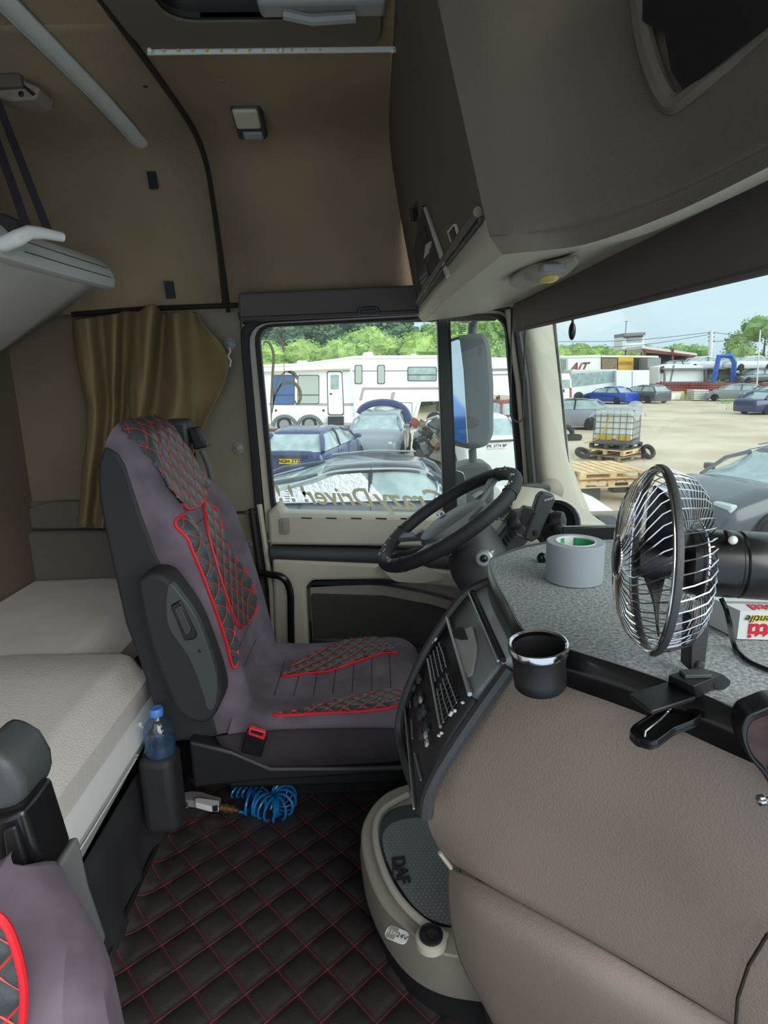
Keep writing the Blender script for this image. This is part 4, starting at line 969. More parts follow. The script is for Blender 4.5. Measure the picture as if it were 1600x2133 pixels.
sd = MB(); wall_ = [[p + V((0, 0, -0.036)) for p in ed], [p + V((0, 0, 0.0025)) for p in ed]]
sd.grid(wall_); sd.build('side_edging', 'black_gloss', tb, solid=0.004, off=1, label='black edge strip')
uz = [U(1172, 1106, Z=ZT), U(1290, 1104, Z=ZT)]
p0, p1 = U(1170, 1124, Z=ZT), U(1305, 1121, Z=ZT)
MB().box((p0 + p1) / 2 + V((0, 0, 0.010)), ((p1 - p0).length, 0.012, 0.024)).build('upstand', 'black_gloss', tb, bevel=0.002, label='dark raised back board')
MB().sph(U(1130, 1162, Z=ZT + 0.006), 0.008).build('edge_knob', 'black_gloss', tb)
# ================================================================= footwell tray
ty = thing('console_tray', 'beige floor console tray with black rubber insert and socket', 'tray', (0.1, 1.0, 0))
def tr_(pts, z): return [U(x, y, Z=z) for x, y in pts]
outp = [(1010, 1995), (930, 1990), (870, 1955), (800, 1890), (766, 1820), (752, 1745), (766, 1695), (800, 1655), (848, 1634), (900, 1628), (1010, 1640)]
outb = [(1030, 2092), (930, 2076), (860, 2040), (806, 1975), (768, 1890), (752, 1800), (754, 1750), (790, 1700), (850, 1670), (910, 1660), (1010, 1660)]
ro = [V(tuple(U(x, y, Z=0.27))) for x, y in crv(outp, 5)]
rb = [V(tuple(U(x, y, Z=0.075))) for x, y in crv(outb, 5)]
MB().loft([rb, [a.lerp(b, 0.5) for a, b in zip(rb, ro)], ro], cap=True).build('tray_body', 'beige_dark', ty, bevel=0.004, label='beige plastic body')
rb0 = [V((p.x + 0.012, p.y + 0.012, 0.0)) for p in rb]; rb1 = [V((p.x + 0.006, p.y + 0.004, 0.075)) for p in rb]
MB().loft([rb0, rb1]).build('tray_foot', 'rubber', ty)
inn = [(960, 1935), (900, 1925), (850, 1890), (810, 1830), (792, 1760), (796, 1710), (822, 1685), (870, 1676), (960, 1680)]
ri = [V(tuple(U(x, y, Z=0.271))) for x, y in crv(inn, 5)]
MB().prism(ri, (0, 0, 0.0015)).build('tray_well', 'black', ty)
rm = [V(tuple(U(x, y, Z=0.274))) for x, y in crv([(955, 1930), (900, 1918), (858, 1885), (822, 1830), (800, 1775), (800, 1735), (830, 1712), (880, 1706), (960, 1715)], 5)]
rmat = MB().prism(rm, (0, 0, 0.003)).build('rubber_insert', 'slate', ty, label='dimpled rubber insert')
MB().tube([p + V((0, 0, 0.006)) for p in [V(tuple(U(x, y, Z=0.271))) for x, y in crv([(930, 1958), (870, 1918), (820, 1860), (790, 1790), (782, 1730), (800, 1690), (850, 1660)], 6)]], 0.007, 8).build('rim_ridge', 'beige', ty)
db = MB(); xs = [p.x for p in rm]; ys = [p.y for p in rm]; PR = [(p.x, p.y) for p in rm]
st = 0.0085; i = 0; y = min(ys)
lc = U(832, 1812, Z=0.277)
while y < max(ys):
    x = min(xs) + (st / 2 if i % 2 else 0)
    while x < max(xs):
        if inpoly(x, y, PR) and not (abs(x - lc.x) < 0.018 and abs(y - lc.y) < 0.036):
            o_ = len(db.v); r_ = 0.0026
            for k in range(5): db.v.append((x + r_ * math.cos(k * 1.2566), y + r_ * math.sin(k * 1.2566), 0.2768))
            db.v.append((x, y, 0.2784))
            for k in range(5): db.f.append((o_ + k, o_ + (k + 1) % 5, o_ + 5))
        x += st
    y += st * 0.866; i += 1
db.build('dimples', mat('dimple_highlight', (128, 132, 136), 0.4), ty, kind='stuff')  # dimples paler than the insert: their highlights are put into the colour
lp, lq = U(826, 1786, Z=0.278), U(838, 1840, Z=0.278)
text('DAF', 0.034, 'rubber', lc + V((0.002, 0, 0.0015)), (lq - lp), V((0, 0, 1)).cross(lq - lp), ty, 'raised_letters', ext=0.0012, bold=0.001)
MB().box(lc + V((-0.012, 0, 0.001)), (0.003, 0.06, 0.002)).build('letter_bar', 'rubber', ty)
# socket and sticker
sc = U(898, 1952, Z=0.285)
so_ = MB().lathe([(0.026, -0.012), (0.026, 0.0), (0.022, 0.003), (0, 0.003)], sc, (0, 0, 1), 28).build('socket_collar', 'beige', ty)
MB().lathe([(0.020, 0.0), (0.020, 0.008), (0.017, 0.009), (0.0165, 0.005), (0.008, 0.005), (0.007, 0.008), (0, 0.009)], sc, (0, 0, 1), 28).build('socket_cap', 'black', so_)
sa, sb_ = U(808, 1940, Z=0.274), U(846, 1956, Z=0.274)
dx = (sb_ - sa).normalized(); dy = V((0, 0, 1)).cross(dx); cc = (sa + sb_) / 2
w_, h_ = 0.020, 0.0125
stk = MB().prism([V(p) for p in rpoly([tuple(cc + dx * a * w_ + dy * b * h_) for a, b in ((-1, -1), (1, -1), (1, 1), (-1, 1))], 0.010)], (0, 0, 0.001)).build('sticker', 'white_plastic', ty, label='white 15A 24V sticker')
MB().prism([cc + dx * a * w_ + dy * b * h_ * 0.92 + V((0, 0, 0.001)) for a, b in ((-0.85, -1), (-0.05, -1), (-0.05, 1), (-0.85, 1))], (0, 0, 0.0004)).build('sticker_patch', 'beige_dark', stk)
text('15A', 0.010, 'white_plastic', cc - dx * 0.0095 + V((0, 0, 0.0017)), dx, dy, stk, 'lettering', ext=0.0002)
text('24V', 0.013, 'charcoal', cc + dx * 0.0095 + V((0, 0, 0.0014)), dx, dy, stk, 'lettering', ext=0.0002)
# ================================================================= quilted floor mat
fm = thing('floor_mat', 'black quilted leather floor mat with dark red diamond stitching', 'mat', (0, 1.1, 0))
P = [(-0.585, 0.25), (0.40, 0.25), (0.30, 0.8), (0.28, 1.2), (0.34, 1.60), (-0.585, 1.60)]
def fmap(u, v, h):
    e = 0.0
    if u < -0.55: e = 0.02 * min(1, (-0.55 - u) / 0.035) ** 2
    return V((u, v, 0.004 + h + e + 0.003 * noise.noise(V((u * 7, v * 7, 0)))))
MB().tube([V((-0.584, y_ / 20, .03)) for y_ in range(5, 33)], 0.006, 6).build('edge_binding', 'black', fm)
quilt(P, fmap, 0.074, 0.010, 8, math.radians(43), 'thread', fm, 'mat_leather', 'padded_leather', rs=0.0009)
# ================================================================= steering wheel and column
sw = thing('steering_wheel', 'black worn leather steering wheel with four spokes and grey hub', 'steering wheel', U(941, 1080, Y=1.50))
WC = U(933, 1079, Y=1.50); th_ = math.radians(33)
WN = V((-math.sin(th_), 0, math.cos(th_))); WV = V((math.cos(th_), 0, math.sin(th_))); WY = V((0, 1, 0))
def wp_(a, r, h=0): return WC + (WV * math.cos(a) + WY * math.sin(a)) * r + WN * h
R0 = 0.198
MB().tube([wp_(2 * math.pi * k / 72, R0) for k in range(72)], 0.0175, 12, closed=True).build('rim', 'seat_black', sw, label='black leather rim')
for a in (0.5, 2.3, 3.9, 5.6):
    MB().tube([wp_(a, R0) + (wp_(a, R0 + .018) - wp_(a, R0)) * math.cos(t) * 1.0 + WN * 0.018 * math.sin(t) for t in [2 * math.pi * k / 16 for k in range(16)]], 0.0012, 5, closed=True).build('rim_seam', 'black', sw)
# worn pale flakes along the rim
rng = random.Random(5)
for k in range(26):
    a = rng.uniform(2.0, 3.7) if k < 16 else rng.uniform(-0.6, 0.3); t = rng.uniform(0.9, 1.9)
    p = wp_(a, R0 - 0.0178 * math.cos(t), 0.0178 * math.sin(t)); L_ = rng.uniform(0.006, 0.016)
    q = wp_(a + L_ / R0, R0 - 0.0178 * math.cos(t + .1), 0.0178 * math.sin(t + .1))
    MB().tube([p, (p + q) / 2 + WN * 0.0005, q], [0.0008, 0.0034, 0.0008], 5).build('worn_flake', 'beige_dark', sw)
# hub: soft triangular pad
HB = []
for r, h in ((1.0, -0.03), (1.0, 0.004), (0.93, 0.016), (0.6, 0.026), (0.0, 0.030)):
    HB.append([wp_(a, (0.080 + 0.018 * math.cos(2 * a) + 0.004 * math.cos(3 * a)) * r, h - 0.022) for a in [2 * math.pi * k / 36 for k in range(36)]])
MB().loft(HB, cap=False).build('hub', 'slate', sw, label='grey hub pad')
sp4 = [0.55, 2.45, 3.83, 5.73]
for a in sp4:
    P = []
    for r, h, wd in ((0.06, -0.022, 0.030), (0.11, -0.020, 0.020), (0.16, -0.010, 0.016), (0.195, 0.0, 0.02)):
        c = wp_(a, r, h); tdir = (wp_(a + .01, r) - wp_(a, r)).normalized()
        P.append([c - tdir * wd + WN * -.008, c + tdir * wd + WN * -.008, c + tdir * wd * .9 + WN * .006, c - tdir * wd * .9 + WN * .006])
    MB().loft(P).build('spoke', 'slate', sw, bevel=0.003)
for a in (2.45, 0.55):
    MB().box(wp_(a, 0.115, -0.006), (0.03, 0.02, 0.008), Matrix((WV, WY, WN)).transposed()).build('wheel_buttons', 'dashgrey', sw, bevel=0.003)
em = wp_(0.6, 0.02, 0.0095)
MB().box(wp_(1.9, 0.028, 0.010), (0.018, 0.030, 0.002), Matrix((WV, WY, WN)).transposed()).build('emblem', 'silver', sw, bevel=0.0008)
text('DAF', 0.012, 'charcoal', wp_(1.9, 0.028, 0.0118), WY * -1, WV, sw, 'emblem_letters', ext=0.0004)
co_ = sw
cp = [(WC + WN * -0.035, 0.040), (WC + WN * -0.075 + V((0.02, 0, 0)), 0.058), (V((WC.x + 0.085, WC.y - 0.02, WC.z - 0.13)), 0.068), (V((WC.x + 0.135, WC.y - 0.03, WC.z - 0.22)), 0.055), (V((WC.x + 0.20, WC.y - 0.02, WC.z - 0.36)), 0.05)]
cpc = crv([p for p, r in cp], 5); rr_ = [p.x for p in crv([V((r, 0, 0)) for p, r in cp], 5)]
MB().tube(cpc, rr_, 20, flat=1.15).build('column_shroud', 'charcoal', co_)
kc = U(1009, 1163, Y=1.39)
MB().lathe([(0.021, -0.01), (0.021, 0.006), (0.017, 0.009), (0.012, 0.009), (0.011, 0.004), (0, 0.006)], kc, (-0.35, -0.9, 0.2), 24).build('knob_ring', 'silver', co_)
MB().sph(kc + V((-0.35, -0.9, 0.2)).normalized() * 0.008, 0.009).build('knob_button', 'black_gloss', co_)
MB().prism(PY([(1010, 1152), (1030, 1146), (1026, 1164), (1020, 1176)], 1.40), (0, 0.012, 0)).build('knob_lever', 'silver', co_, bevel=0.003)
MB().tube(crv([WC + WN * -0.06, U(858, 1150, Y=1.55), U(805, 1160, Y=1.62)], 4), 0.008, 8).build('stalk', 'charcoal', co_)
# ================================================================= phone holder
ph = thing('phone_holder', 'black clamp phone holder on a curved arm beside the instruments', 'phone holder', U(1175, 1130, Y=1.12))
def hp_(pts, Y, d, n_, m, bev=0.003): return MB().prism(PY(pts, Y), (0, d, 0)).build(n_, m, ph, bevel=bev, seg=3)
hp_(rpoly([(1122, 1034), (1132, 1026), (1154, 1030), (1158, 1042), (1122, 1122), (1108, 1130), (1092, 1124)], 5), 1.14, 0.025, 'back_plate', 'charcoal', 0.004)
hp_(rpoly([(1088, 1062), (1094, 1056), (1114, 1060), (1110, 1082), (1100, 1100), (1084, 1086)], 3), 1.12, 0.02, 'clamp_jaw', 'black', 0.002)
for k in range(6): hp_([(1112 - k * 3.2, 1068 + k * 6.5), (1117 - k * 3.2, 1070 + k * 6.5), (1115 - k * 3.2, 1074 + k * 6.5), (1110 - k * 3.2, 1072 + k * 6.5)], 1.118, 0.02, 'jaw_tooth', 'black', 0)
hp_([(1082, 1116), (1094, 1120), (1092, 1124), (1080, 1119)], 1.13, 0.02, 'bottom_foot', 'black', 0.001)
hp_([(1134, 1062), (1158, 1066), (1150, 1094), (1130, 1088)], 1.145, 0.03, 'pivot_block', 'black', 0.004)
hp_([(1112, 1106), (1120, 1104), (1120, 1116), (1114, 1116)], 1.136, 0.01, 'release_tab', 'black', 0.001)
MB().lathe([(0.019, 0), (0.021, 0.01), (0.019, 0.022), (0.010, 0.026), (0, 0.027)], U(1150, 1086, Y=1.15), (0.8, -0.5, 0.1), 20).build('ball_joint', 'black', ph)
MB().sph(U(1163, 1086, Y=1.135), 0.0065).build('joint_nut', 'black_gloss', ph)
MB().tube(crv([U(1160, 1092, Y=1.14), U(1172, 1108, Y=1.12), U(1180, 1128, Y=1.10), U(1184, 1145, Y=1.08), U(1182, 1165, Y=1.02)], 4), [0.012] * 17, 10).build('arm', 'charcoal', ph)
text('TRACER' if False else 'tracer', 0.008, 'white_plastic', U(1144, 1039, Y=1.138), V((1, 0, 0.3)), V((-0.3, 0, 1)), ph, 'lettering', ext=0.0002)
# ================================================================= duct tape
tp = thing('duct_tape', 'roll of silver duct tape with green and white core on grey carpet', 'tape', U(1195, 1236, Z=ZT))
b0, b1 = U(1133, 1212, Z=ZT), U(1257, 1218, Z=ZT); tc_ = U(1195, 1207, Z=ZT); tr0 = (b1 - b0).length / 2 * 0.99; th = 0.052
MB().lathe([(tr0 * .70, 0.001), (tr0, 0.001), (tr0, th), (tr0 * .70, th)], tc_, seg=48, close=True).build('tape_roll', 'tape', tp, bevel=0.0008)
MB().lathe([(tr0 * .66, 0.0), (tr0 * .70, 0.0), (tr0 * .70, th + .0006), (tr0 * .66, th + .0006)], tc_, seg=48, close=True).build('core', 'white_plastic', tp, label='white cardboard core')
for a0_, a1_, m_ in ((-0.7, 1.35, 'green'), (1.9, 2.15, 'green')):
    rws = [[tc_ + V((math.cos(a0_ + (a1_ - a0_) * k / 14) * tr0 * .655, math.sin(a0_ + (a1_ - a0_) * k / 14) * tr0 * .655, z)) for k in range(15)] for z in (0.004, th - .002)]
    MB().grid(rws).build('core_label', m_, tp, solid=0.0004, label='green printed label')
for i, ch in enumerate('SNOZWARD'):
    a = 0.25 + i * 0.11; n = V((-math.cos(a), -math.sin(a), 0)); c = tc_ + V((math.cos(a), math.sin(a), 0)) * tr0 * .648 + V((0, 0, th - .014))
    text(ch, 0.0075, 'charcoal', c, V((0, 0, 1)).cross(n) * -1, V((0, 0, -1)), tp, 'core_letter', ext=0.0002)
# ================================================================= cup holder
cu = thing('cup_holder', 'black round cup holder with chrome rim at the table edge', 'cup holder', U(1115, 1440, Y=.62))
cc_ = U(1121, 1342, Y=0.515); ax = V((-0.10, -0.06, 1)).normalized(); rc = 0.0275
cb = cc_
MB().lathe([(rc * .82, -.044), (rc * .88, -.042), (rc * .90, -.032), (rc * .86, -.026), (rc * .92, -.010), (rc * .97, -.004), (rc * .9, -.002), (rc * .86, -.008), (rc * .80, -.038), (0, -.038)], cb, ax, 40).build('cup_body', 'black', cu)
MB().lathe([(rc, -.006), (rc * 1.02, -.002), (rc, .001), (rc * .95, .0015), (rc * .89, 0), (rc * .88, -.004)], cb, ax, 40, close=True).build('rim', 'chrome', cu, label='chrome rim')
# ================================================================= clip-on fan
fn = thing('clip_fan', 'black clip-on fan with chrome wire guard clamped to the table edge', 'fan', U(1440, 1420, Y=.47))
FC = U(1362, 1165, Y=0.495); al = math.radians(13)
FA = V((-math.cos(al), math.sin(al), 0.02)).normalized()     # faces left
FS = V((0, 0, 1)).cross(FA).normalized(); FU = FA.cross(FS).normalized(); FR = 0.080
def fp(a, r, h): return FC + (FS * math.cos(a) + FU * math.sin(a)) * r + FA * h
MB().tube([fp(2 * math.pi * k / 64, FR, 0) for k in range(64)], 0.0026, 8, closed=True, flat=1.4).build('outer_ring', 'charcoal', fn)
MB().tube([fp(2 * math.pi * k / 64, FR, 0.0035) for k in range(64)], 0.0014, 6, closed=True).build('outer_ring', 'chrome', fn)
fg = MB().tube([fp(2 * math.pi * k / 32, 0.019, 0.030) for k in range(32)], 0.0013, 6, closed=True).build('front_guard', 'chrome', fn)
MB().tube([fp(2 * math.pi * k / 32, 0.0125, 0.0305) for k in range(32)], 0.0010, 6, closed=True).build('badge_ring', 'chrome', fg)
MB().lathe([(0.0155, 0), (0.0155, 0.002), (0.012, 0.004), (0, 0.004)], FC + FA * 0.029, FA, 28).build('badge', 'black_gloss', fg)
rg = MB().tube([fp(2 * math.pi * k / 32, 0.034, -0.034) for k in range(32)], 0.0013, 6, closed=True).build('rear_guard', 'chrome', fn)
N_ = 48
def wire(k, side):
    a = 2 * math.pi * k / N_; s = 0.55 if side > 0 else -0.4
    if side > 0: pr_ = [(0.018, 0.030, 0), (0.034, 0.0285, 0.10), (0.052, 0.025, 0.24), (0.066, 0.019, 0.38), (0.076, 0.010, 0.50), (FR, 0.001, 0.55)]
    else: pr_ = [(0.034, -0.034, 0), (0.050, -0.034, -0.10), (0.064, -0.031, -0.20), (0.0725, -0.024, -0.28), (0.077, -0.012, -0.34), (FR, 0.0, -0.38)]
    return [fp(a + t, r, h) for r, h, t in pr_]
for k in range(N_):
    MB().tube(wire(k, 1), 0.00062, 4, cap=False).build('wire', 'chrome', fg)
    if k % 1 == 0: MB().tube(wire(k, -1), 0.00062, 4, cap=False).build('wire', 'chrome', rg)
MB().lathe([(0.016, -0.012), (0.0175, 0.004), (0.015, 0.014), (0.008, 0.017), (0, 0.017)], FC, FA, 24).build('hub', 'black', fn)
for b_i in range(3):
    a0_ = b_i * 2.094 + 0.9; rows = []
    for i in range(7):
        r = 0.012 + 0.054 * i / 6; wd = 0.25 + 0.30 * math.sin(math.pi * min(1, i / 6 * .8 + .1))
        rows.append([fp(a0_ + (t - .5) * 2 * wd + 0.25 * i / 6, r, 0.010 * (t - .5) * 2 * (1 - .4 * i / 6)) for t in (0, .25, .5, .75, 1)])
    MB().grid(rows).build('blade', 'black', fn, solid=0.0014, bevel=0)
mc = FC - FA * 0.026
MB().lathe([(0.022, -0.004), (0.0275, 0.0), (0.0285, 0.010), (0.0285, 0.036), (0.0268, 0.0375), (0.0268, 0.0395), (0.0285, 0.041), (0.0285, 0.064), (0.026, 0.074), (0.019, 0.079), (0, 0.080)], mc, -FA, 36).build('motor_housing', 'black_gloss', fn, label='glossy black motor housing')
MB().sph(U(1527, 1125, Y=0.462), 0.0036).build('swing_knob', 'white_plastic', fn, label='white knob')
MB().prism(PY(rpoly([(1515, 1108), (1524, 1108), (1530, 1126), (1521, 1130)], 3), 0.463), (0, 0.006, 0)).build('knob_slot', 'rubber', fn)
MB().lathe([(0.0055, 0), (0.0055, 0.02)], U(1462, 1262, Y=.487), (0, 0, 1), 14).build('neck', 'black', fn)
MB().prism(PY(rpoly([(1452, 1266), (1480, 1264), (1479, 1300), (1468, 1392), (1446, 1400), (1440, 1390), (1443, 1300)], 4), .478), (0, 0.004, 0)).build('bracket_plate', 'charcoal', fn, bevel=0.0006)
MB().prism(PY([(1441, 1290), (1450, 1286), (1446, 1400), (1436, 1396)], .480), (0, 0.016, 0)).build('bracket_side', 'black', fn, bevel=0.0005)
for x, y in ((1467, 1281), (1457, 1384)):
    MB().lathe([(0.0042, 0), (0.0042, 0.0015), (0.003, 0.0032), (0, 0.0036)], U(x, y, Y=.478), (0, -1, 0), 18).build('rivet', 'dark_panel', fn)
# clamp, upper and lower jaw
cz_ = ZT + 0.008
top4 = [U(1392, 1406, Z=ZT + .022), U(1450, 1388, Z=ZT + .022), U(1506, 1404, Z=ZT + .022), U(1446, 1430, Z=ZT + .022)]
base4 = [U(1390, 1424, Z=ZT + .002), U(1452, 1402, Z=ZT + .002), U(1520, 1418, Z=ZT + .002), U(1452, 1456, Z=ZT + .002)]
MB().loft([base4, top4]).build('clamp_block', 'black', fn, bevel=0.001)
MB().box((top4[0] + top4[1] + top4[2] + top4[3]) / 4 + V((0, 0, .0015)), (0.022, 0.010, 0.003)).build('clamp_slot', 'dark_panel', fn, bevel=0.0005)
jw = [U(1310, 1445, Z=ZT + .004), U(1395, 1418, Z=ZT + .006), U(1452, 1440, Z=ZT + .006), U(1448, 1452, Z=ZT + .006), U(1360, 1480, Z=ZT + .004), U(1350, 1476, Z=ZT + .004)]
MB().prism(jw, (0, 0, -0.004)).build('upper_jaw', 'black', fn, bevel=0.001)
MB().prism([U(1508, 1406, Z=ZT + .012), U(1522, 1418, Z=ZT + .004), U(1512, 1428, Z=ZT + .003), U(1490, 1424, Z=ZT + .01)], (0, 0, -0.004)).build('jaw_lip', 'black', fn)
lj = [(1310, 1532), (1318, 1520), (1378, 1482), (1420, 1470), (1462, 1494), (1450, 1508), (1404, 1526), (1370, 1552), (1356, 1556), (1326, 1548)]
Pl = [U(x, y, Y=.462 - 0.02 * (1555 - y) / 90 * 0) for x, y in lj]
Pz = [U(x, y, Z=.897 + 0.00016 * (x - 1310)) for x, y in lj]
n_lj = V((0, 0, 1))
lo_ = rpoly([tuple(p) for p in Pz], 0.003, 3); ce = sum((V(p) for p in lo_), V()) / len(lo_)
MB().prism([V(p) for p in lo_], (0, 0, -0.003)).build('lower_jaw', 'black', fn)
MB().ring([V(p) for p in lo_], [ce.lerp(V(p), 0.84) for p in lo_], (0, 0, 0.005)).build('lower_jaw_rim', 'black_gloss', fn, bevel=0.0005)
MB().tube([U(1342, 1538, Z=.902), U(1344, 1524, Z=.905), U(1376, 1498, Z=.908), U(1392, 1482, Z=.912), U(1400, 1474, Z=.917)], 0.0012, 6).build('spring_wire', 'chrome', fn)
sp_pts = []
for i in range(60):
    a = i * 0.9; c = U(1404, 1472, Y=.47).lerp(U(1434, 1478, Y=.465), i / 60); sp_pts.append(c + V((0, math.cos(a), math.sin(a))) * 0.004)
MB().tube(sp_pts, 0.0007, 4).build('spring', 'chrome', fn)
MB().prism(PY([(1425, 1452), (1462, 1440), (1462, 1490), (1450, 1500), (1430, 1492)], .468), (0, 0.003, 0)).build('hinge_cheek', 'black', fn, bevel=0.0008)
MB().lathe([(0.0025, 0), (0.0025, 0.004), (0.0035, 0.004), (0.0035, 0.008), (0.002, 0.008), (0.002, 0.012), (0, 0.012)], U(1436, 1476, Y=.468), (0.35, -1, -0.1), 12).build('hinge_bolt', 'brass', fn)
MB().tube(crv([U(1502, 1246, Y=.49), U(1512, 1268, Y=.485), U(1520, 1300, Y=.48), U(1528, 1340, Z=ZT + .006), U(1545, 1366, Z=ZT + .003), U(1572, 1384, Z=ZT + .003), U(1640, 1410, Z=ZT + .003)], 6), 0.0016, 6, flat=1.6).build('power_cord', 'black_gloss', fn, label='thin black power cord')
# ================================================================= pastry box
bxx = thing('cake_box', 'opened white cardboard cake box with upside-down red lettering', 'box', U(1560, 1330, Z=ZT))
bl = U(1535, 1334, Z=ZT); br = U(1660, 1337, Z=ZT); hgt = 0.030
bw = (br - bl); bw.z = 0; dirx = bw.normalized(); diry = V((-dirx.y, dirx.x, 0))
f0 = U(1478, 1246, Z=ZT + hgt)
A = [V((bl.x, bl.y, ZT + 0.0015)), V((br.x, br.y, ZT + 0.0015)), V((br.x, br.y, 0)) + diry * 0.1 + V((0, 0, ZT + .0015)), V((f0.x, f0.y, ZT + .0015))]
MB().loft([A, [p + V((0, 0, hgt)) for p in A]]).build('carton', 'white_plastic', bxx, label='white cardboard')
fr = A[0] + dirx * 0.02 + V((0, 0, hgt * .5)) - diry * 0.0012
text('setti', 0.022, 'red', A[0] + dirx * 0.028 + V((0, 0, hgt * .33)) - diry * 0.0008, -dirx, V((0, 0, -1)), bxx, 'lettering', ext=0.0003, bold=0.0006)
text('Gentile', 0.011, 'charcoal', A[0] + dirx * 0.022 + V((0, 0, hgt * .75)) - diry * 0.0010, -dirx, V((0, 0, -1)), bxx, 'lettering', ext=0.0003, shear=0.3)
yl = mat('print_yellow', (236, 214, 60), 0.5)
MB().box(A[0] + dirx * 0.022 + V((0, 0, hgt * .75)) - diry * 0.0003, (0.026, 0.0008, 0.006), Matrix((dirx, diry, V((0, 0, 1)))).transposed()).build('yellow_print', yl, bxx)
topc = A[0] + V((0, 0, hgt + .0005))
text('setti', 0.020, 'red', topc + dirx * 0.030 + diry * 0.010, -dirx, -diry, bxx, 'lettering', ext=0.0003, bold=0.0006)
MB().box(topc + dirx * 0.03 + diry * 0.022, (0.07, 0.004, 0.0006), Matrix((dirx, diry, V((0, 0, 1)))).transposed()).build('grey_print', 'grey_plastic', bxx)
MB().box(topc + dirx * 0.025 + diry * 0.052, (0.04, 0.006, 0.0006), Matrix((dirx, diry, V((0, 0, 1)))).transposed()).build('yellow_print', yl, bxx)
text('Vera con', 0.010, 'charcoal', topc + dirx * 0.022 + diry * 0.036 + V((0, 0, .0004)), -dirx, -diry, bxx, 'lettering', ext=0.0003, shear=0.3)
text('Gentile', 0.014, 'charcoal', topc + dirx * 0.025 + diry * 0.052 + V((0, 0, .0006)), -dirx, -diry, bxx, 'lettering', ext=0.0003, shear=0.3)
# ================================================================= dark round tray at the right edge
rt = thing('wood_insert_tray', 'black rimmed round holder with dark wood insert at the right edge', 'holder', U(1600, 1560, Y=.40))
rp = crv([(1546, 1538), (1552, 1500), (1578, 1482), (1640, 1470), (1700, 1540), (1690, 1640), (1620, 1650), (1590, 1612), (1562, 1580)], 5, True)
RO = [U(x, y, Y=.395) for x, y in rp]; ce = sum(RO, V()) / len(RO); RI = [ce.lerp(p, 0.80) for p in RO]
MB().ring(RO, RI, (0.004, 0.022, 0)).build('rim', 'black_gloss', rt, bevel=0.002)
wm = mat('dark_wood', (72, 48, 46), 0.4, bump=0.2, bscale=60, col2=(48, 32, 32), vscale=40)
MB().prism([p + V((0, 0.006, 0)) for p in RI], (0, 0.01, 0)).build('wood_insert', wm, rt, label='dark reddish wood grain')
MB().lathe([(0.0016, 0.02), (0.0016, 0.0), (0.004, 0.0), (0.004, -0.004), (0.002, -0.005), (0, -0.004)], U(1590, 1666, Y=.385), (1, 0.1, 0.05), 16).build('bolt', 'chrome', rt, label='small chrome bolt')
# ================================================================= air gun with coiled hose
ag = thing('air_gun', 'grey air blow gun with brass fitting and coiled blue hose', 'air gun', U(560, 1680, Z=0))
zg = 0.03
def gp_(pts, z, d, n_, m, bev=0.002): return MB().prism(PZ(pts, z), (0, 0, d)).build(n_, m, ag, bevel=bev)
gp_([(362, 1668), (400, 1660), (424, 1662), (440, 1668), (462, 1674), (460, 1688), (436, 1688), (408, 1684), (392, 1682), (364, 1682)], 0.015, 0.022, 'gun_body', 'grey_plastic', 0.004)
gp_([(406, 1674), (414, 1672), (458, 1678), (456, 1692), (438, 1692), (408, 1684)], 0.03, 0.018, 'gun_handle', 'white_plastic', 0.003)
gp_([(442, 1680), (454, 1678), (454, 1690), (443, 1691)], 0.0485, 0.001, 'gun_slot', 'charcoal', 0)
gp_([(374, 1672), (392, 1674), (392, 1684), (376, 1684)], 0.037, 0.004, 'trigger', 'slate', 0.001)
a, c = U(460, 1681, Z=0.035), U(496, 1688, Z=0.03)
MB().lathe([(0.010, 0), (0.010, 0.012), (0.0125, 0.013), (0.0125, 0.02), (0.009, 0.022), (0.009, 0.03), (0.011, 0.031), (0.011, 0.038), (0.006, 0.041), (0.006, (c - a).length)], a, c - a, 18).build('fitting', 'brass', ag, label='brass hose fitting')
hc = [(498, 1690, .025), (512, 1694, .02)]
pts = [U(x, y, Z=z) for x, y, z in hc]
path = crv([U(515, 1672, Z=.035), U(540, 1674, Z=.035), U(556, 1682, Z=.035), U(574, 1686, Z=.036), U(588, 1678, Z=.037), U(594, 1662, Z=.038), U(588, 1650, Z=.038), U(576, 1645, Z=.037)], 14)
nT = 12.5; M_ = len(path)
for i, p in enumerate(path):
    t = i / (M_ - 1); d = (path[min(i + 1, M_ - 1)] - path[max(i - 1, 0)]).normalized(); s_ = V((0, 0, 1)).cross(d).normalized()
dense = []
for i in range(M_ * 4 - 3):
    f_ = i / 4; k = int(f_); q = path[k].lerp(path[min(k + 1, M_ - 1)], f_ - k); d = (path[min(k + 1, M_ - 1)] - path[max(k - 1, 0)]).normalized()
    s_ = V((0, 0, 1)).cross(d).normalized(); a = 2 * math.pi * nT * i / (M_ * 4 - 4) + 2.6
    dense.append(q + (V((0, 0, 1)) * math.cos(a) + s_ * math.sin(a)) * 0.031)
MB().tube(pts + [dense[0]] + dense[1:], 0.0038, 7).build('coiled_hose', 'blue_hose', ag, label='blue coiled hose')
c2_ = []
for i in range(90):
    t = i / 89; q = U(482, 1650, Z=.02).lerp(U(548, 1648, Z=.02), t); a = t * 2 * math.pi * 6
    c2_.append(q + (V((0, 0, 1)) * math.cos(a) + V((0, 1, 0)) * math.sin(a)) * 0.015 + V((0.008 * math.sin(a), 0, 0)))
MB().tube(c2_ + crv([c2_[-1], U(570, 1655, Z=.01), dense[-1]], 5)[1:], 0.0036, 6).build('hose_tail', 'blue_hose', ag, label='blue coiled hose')
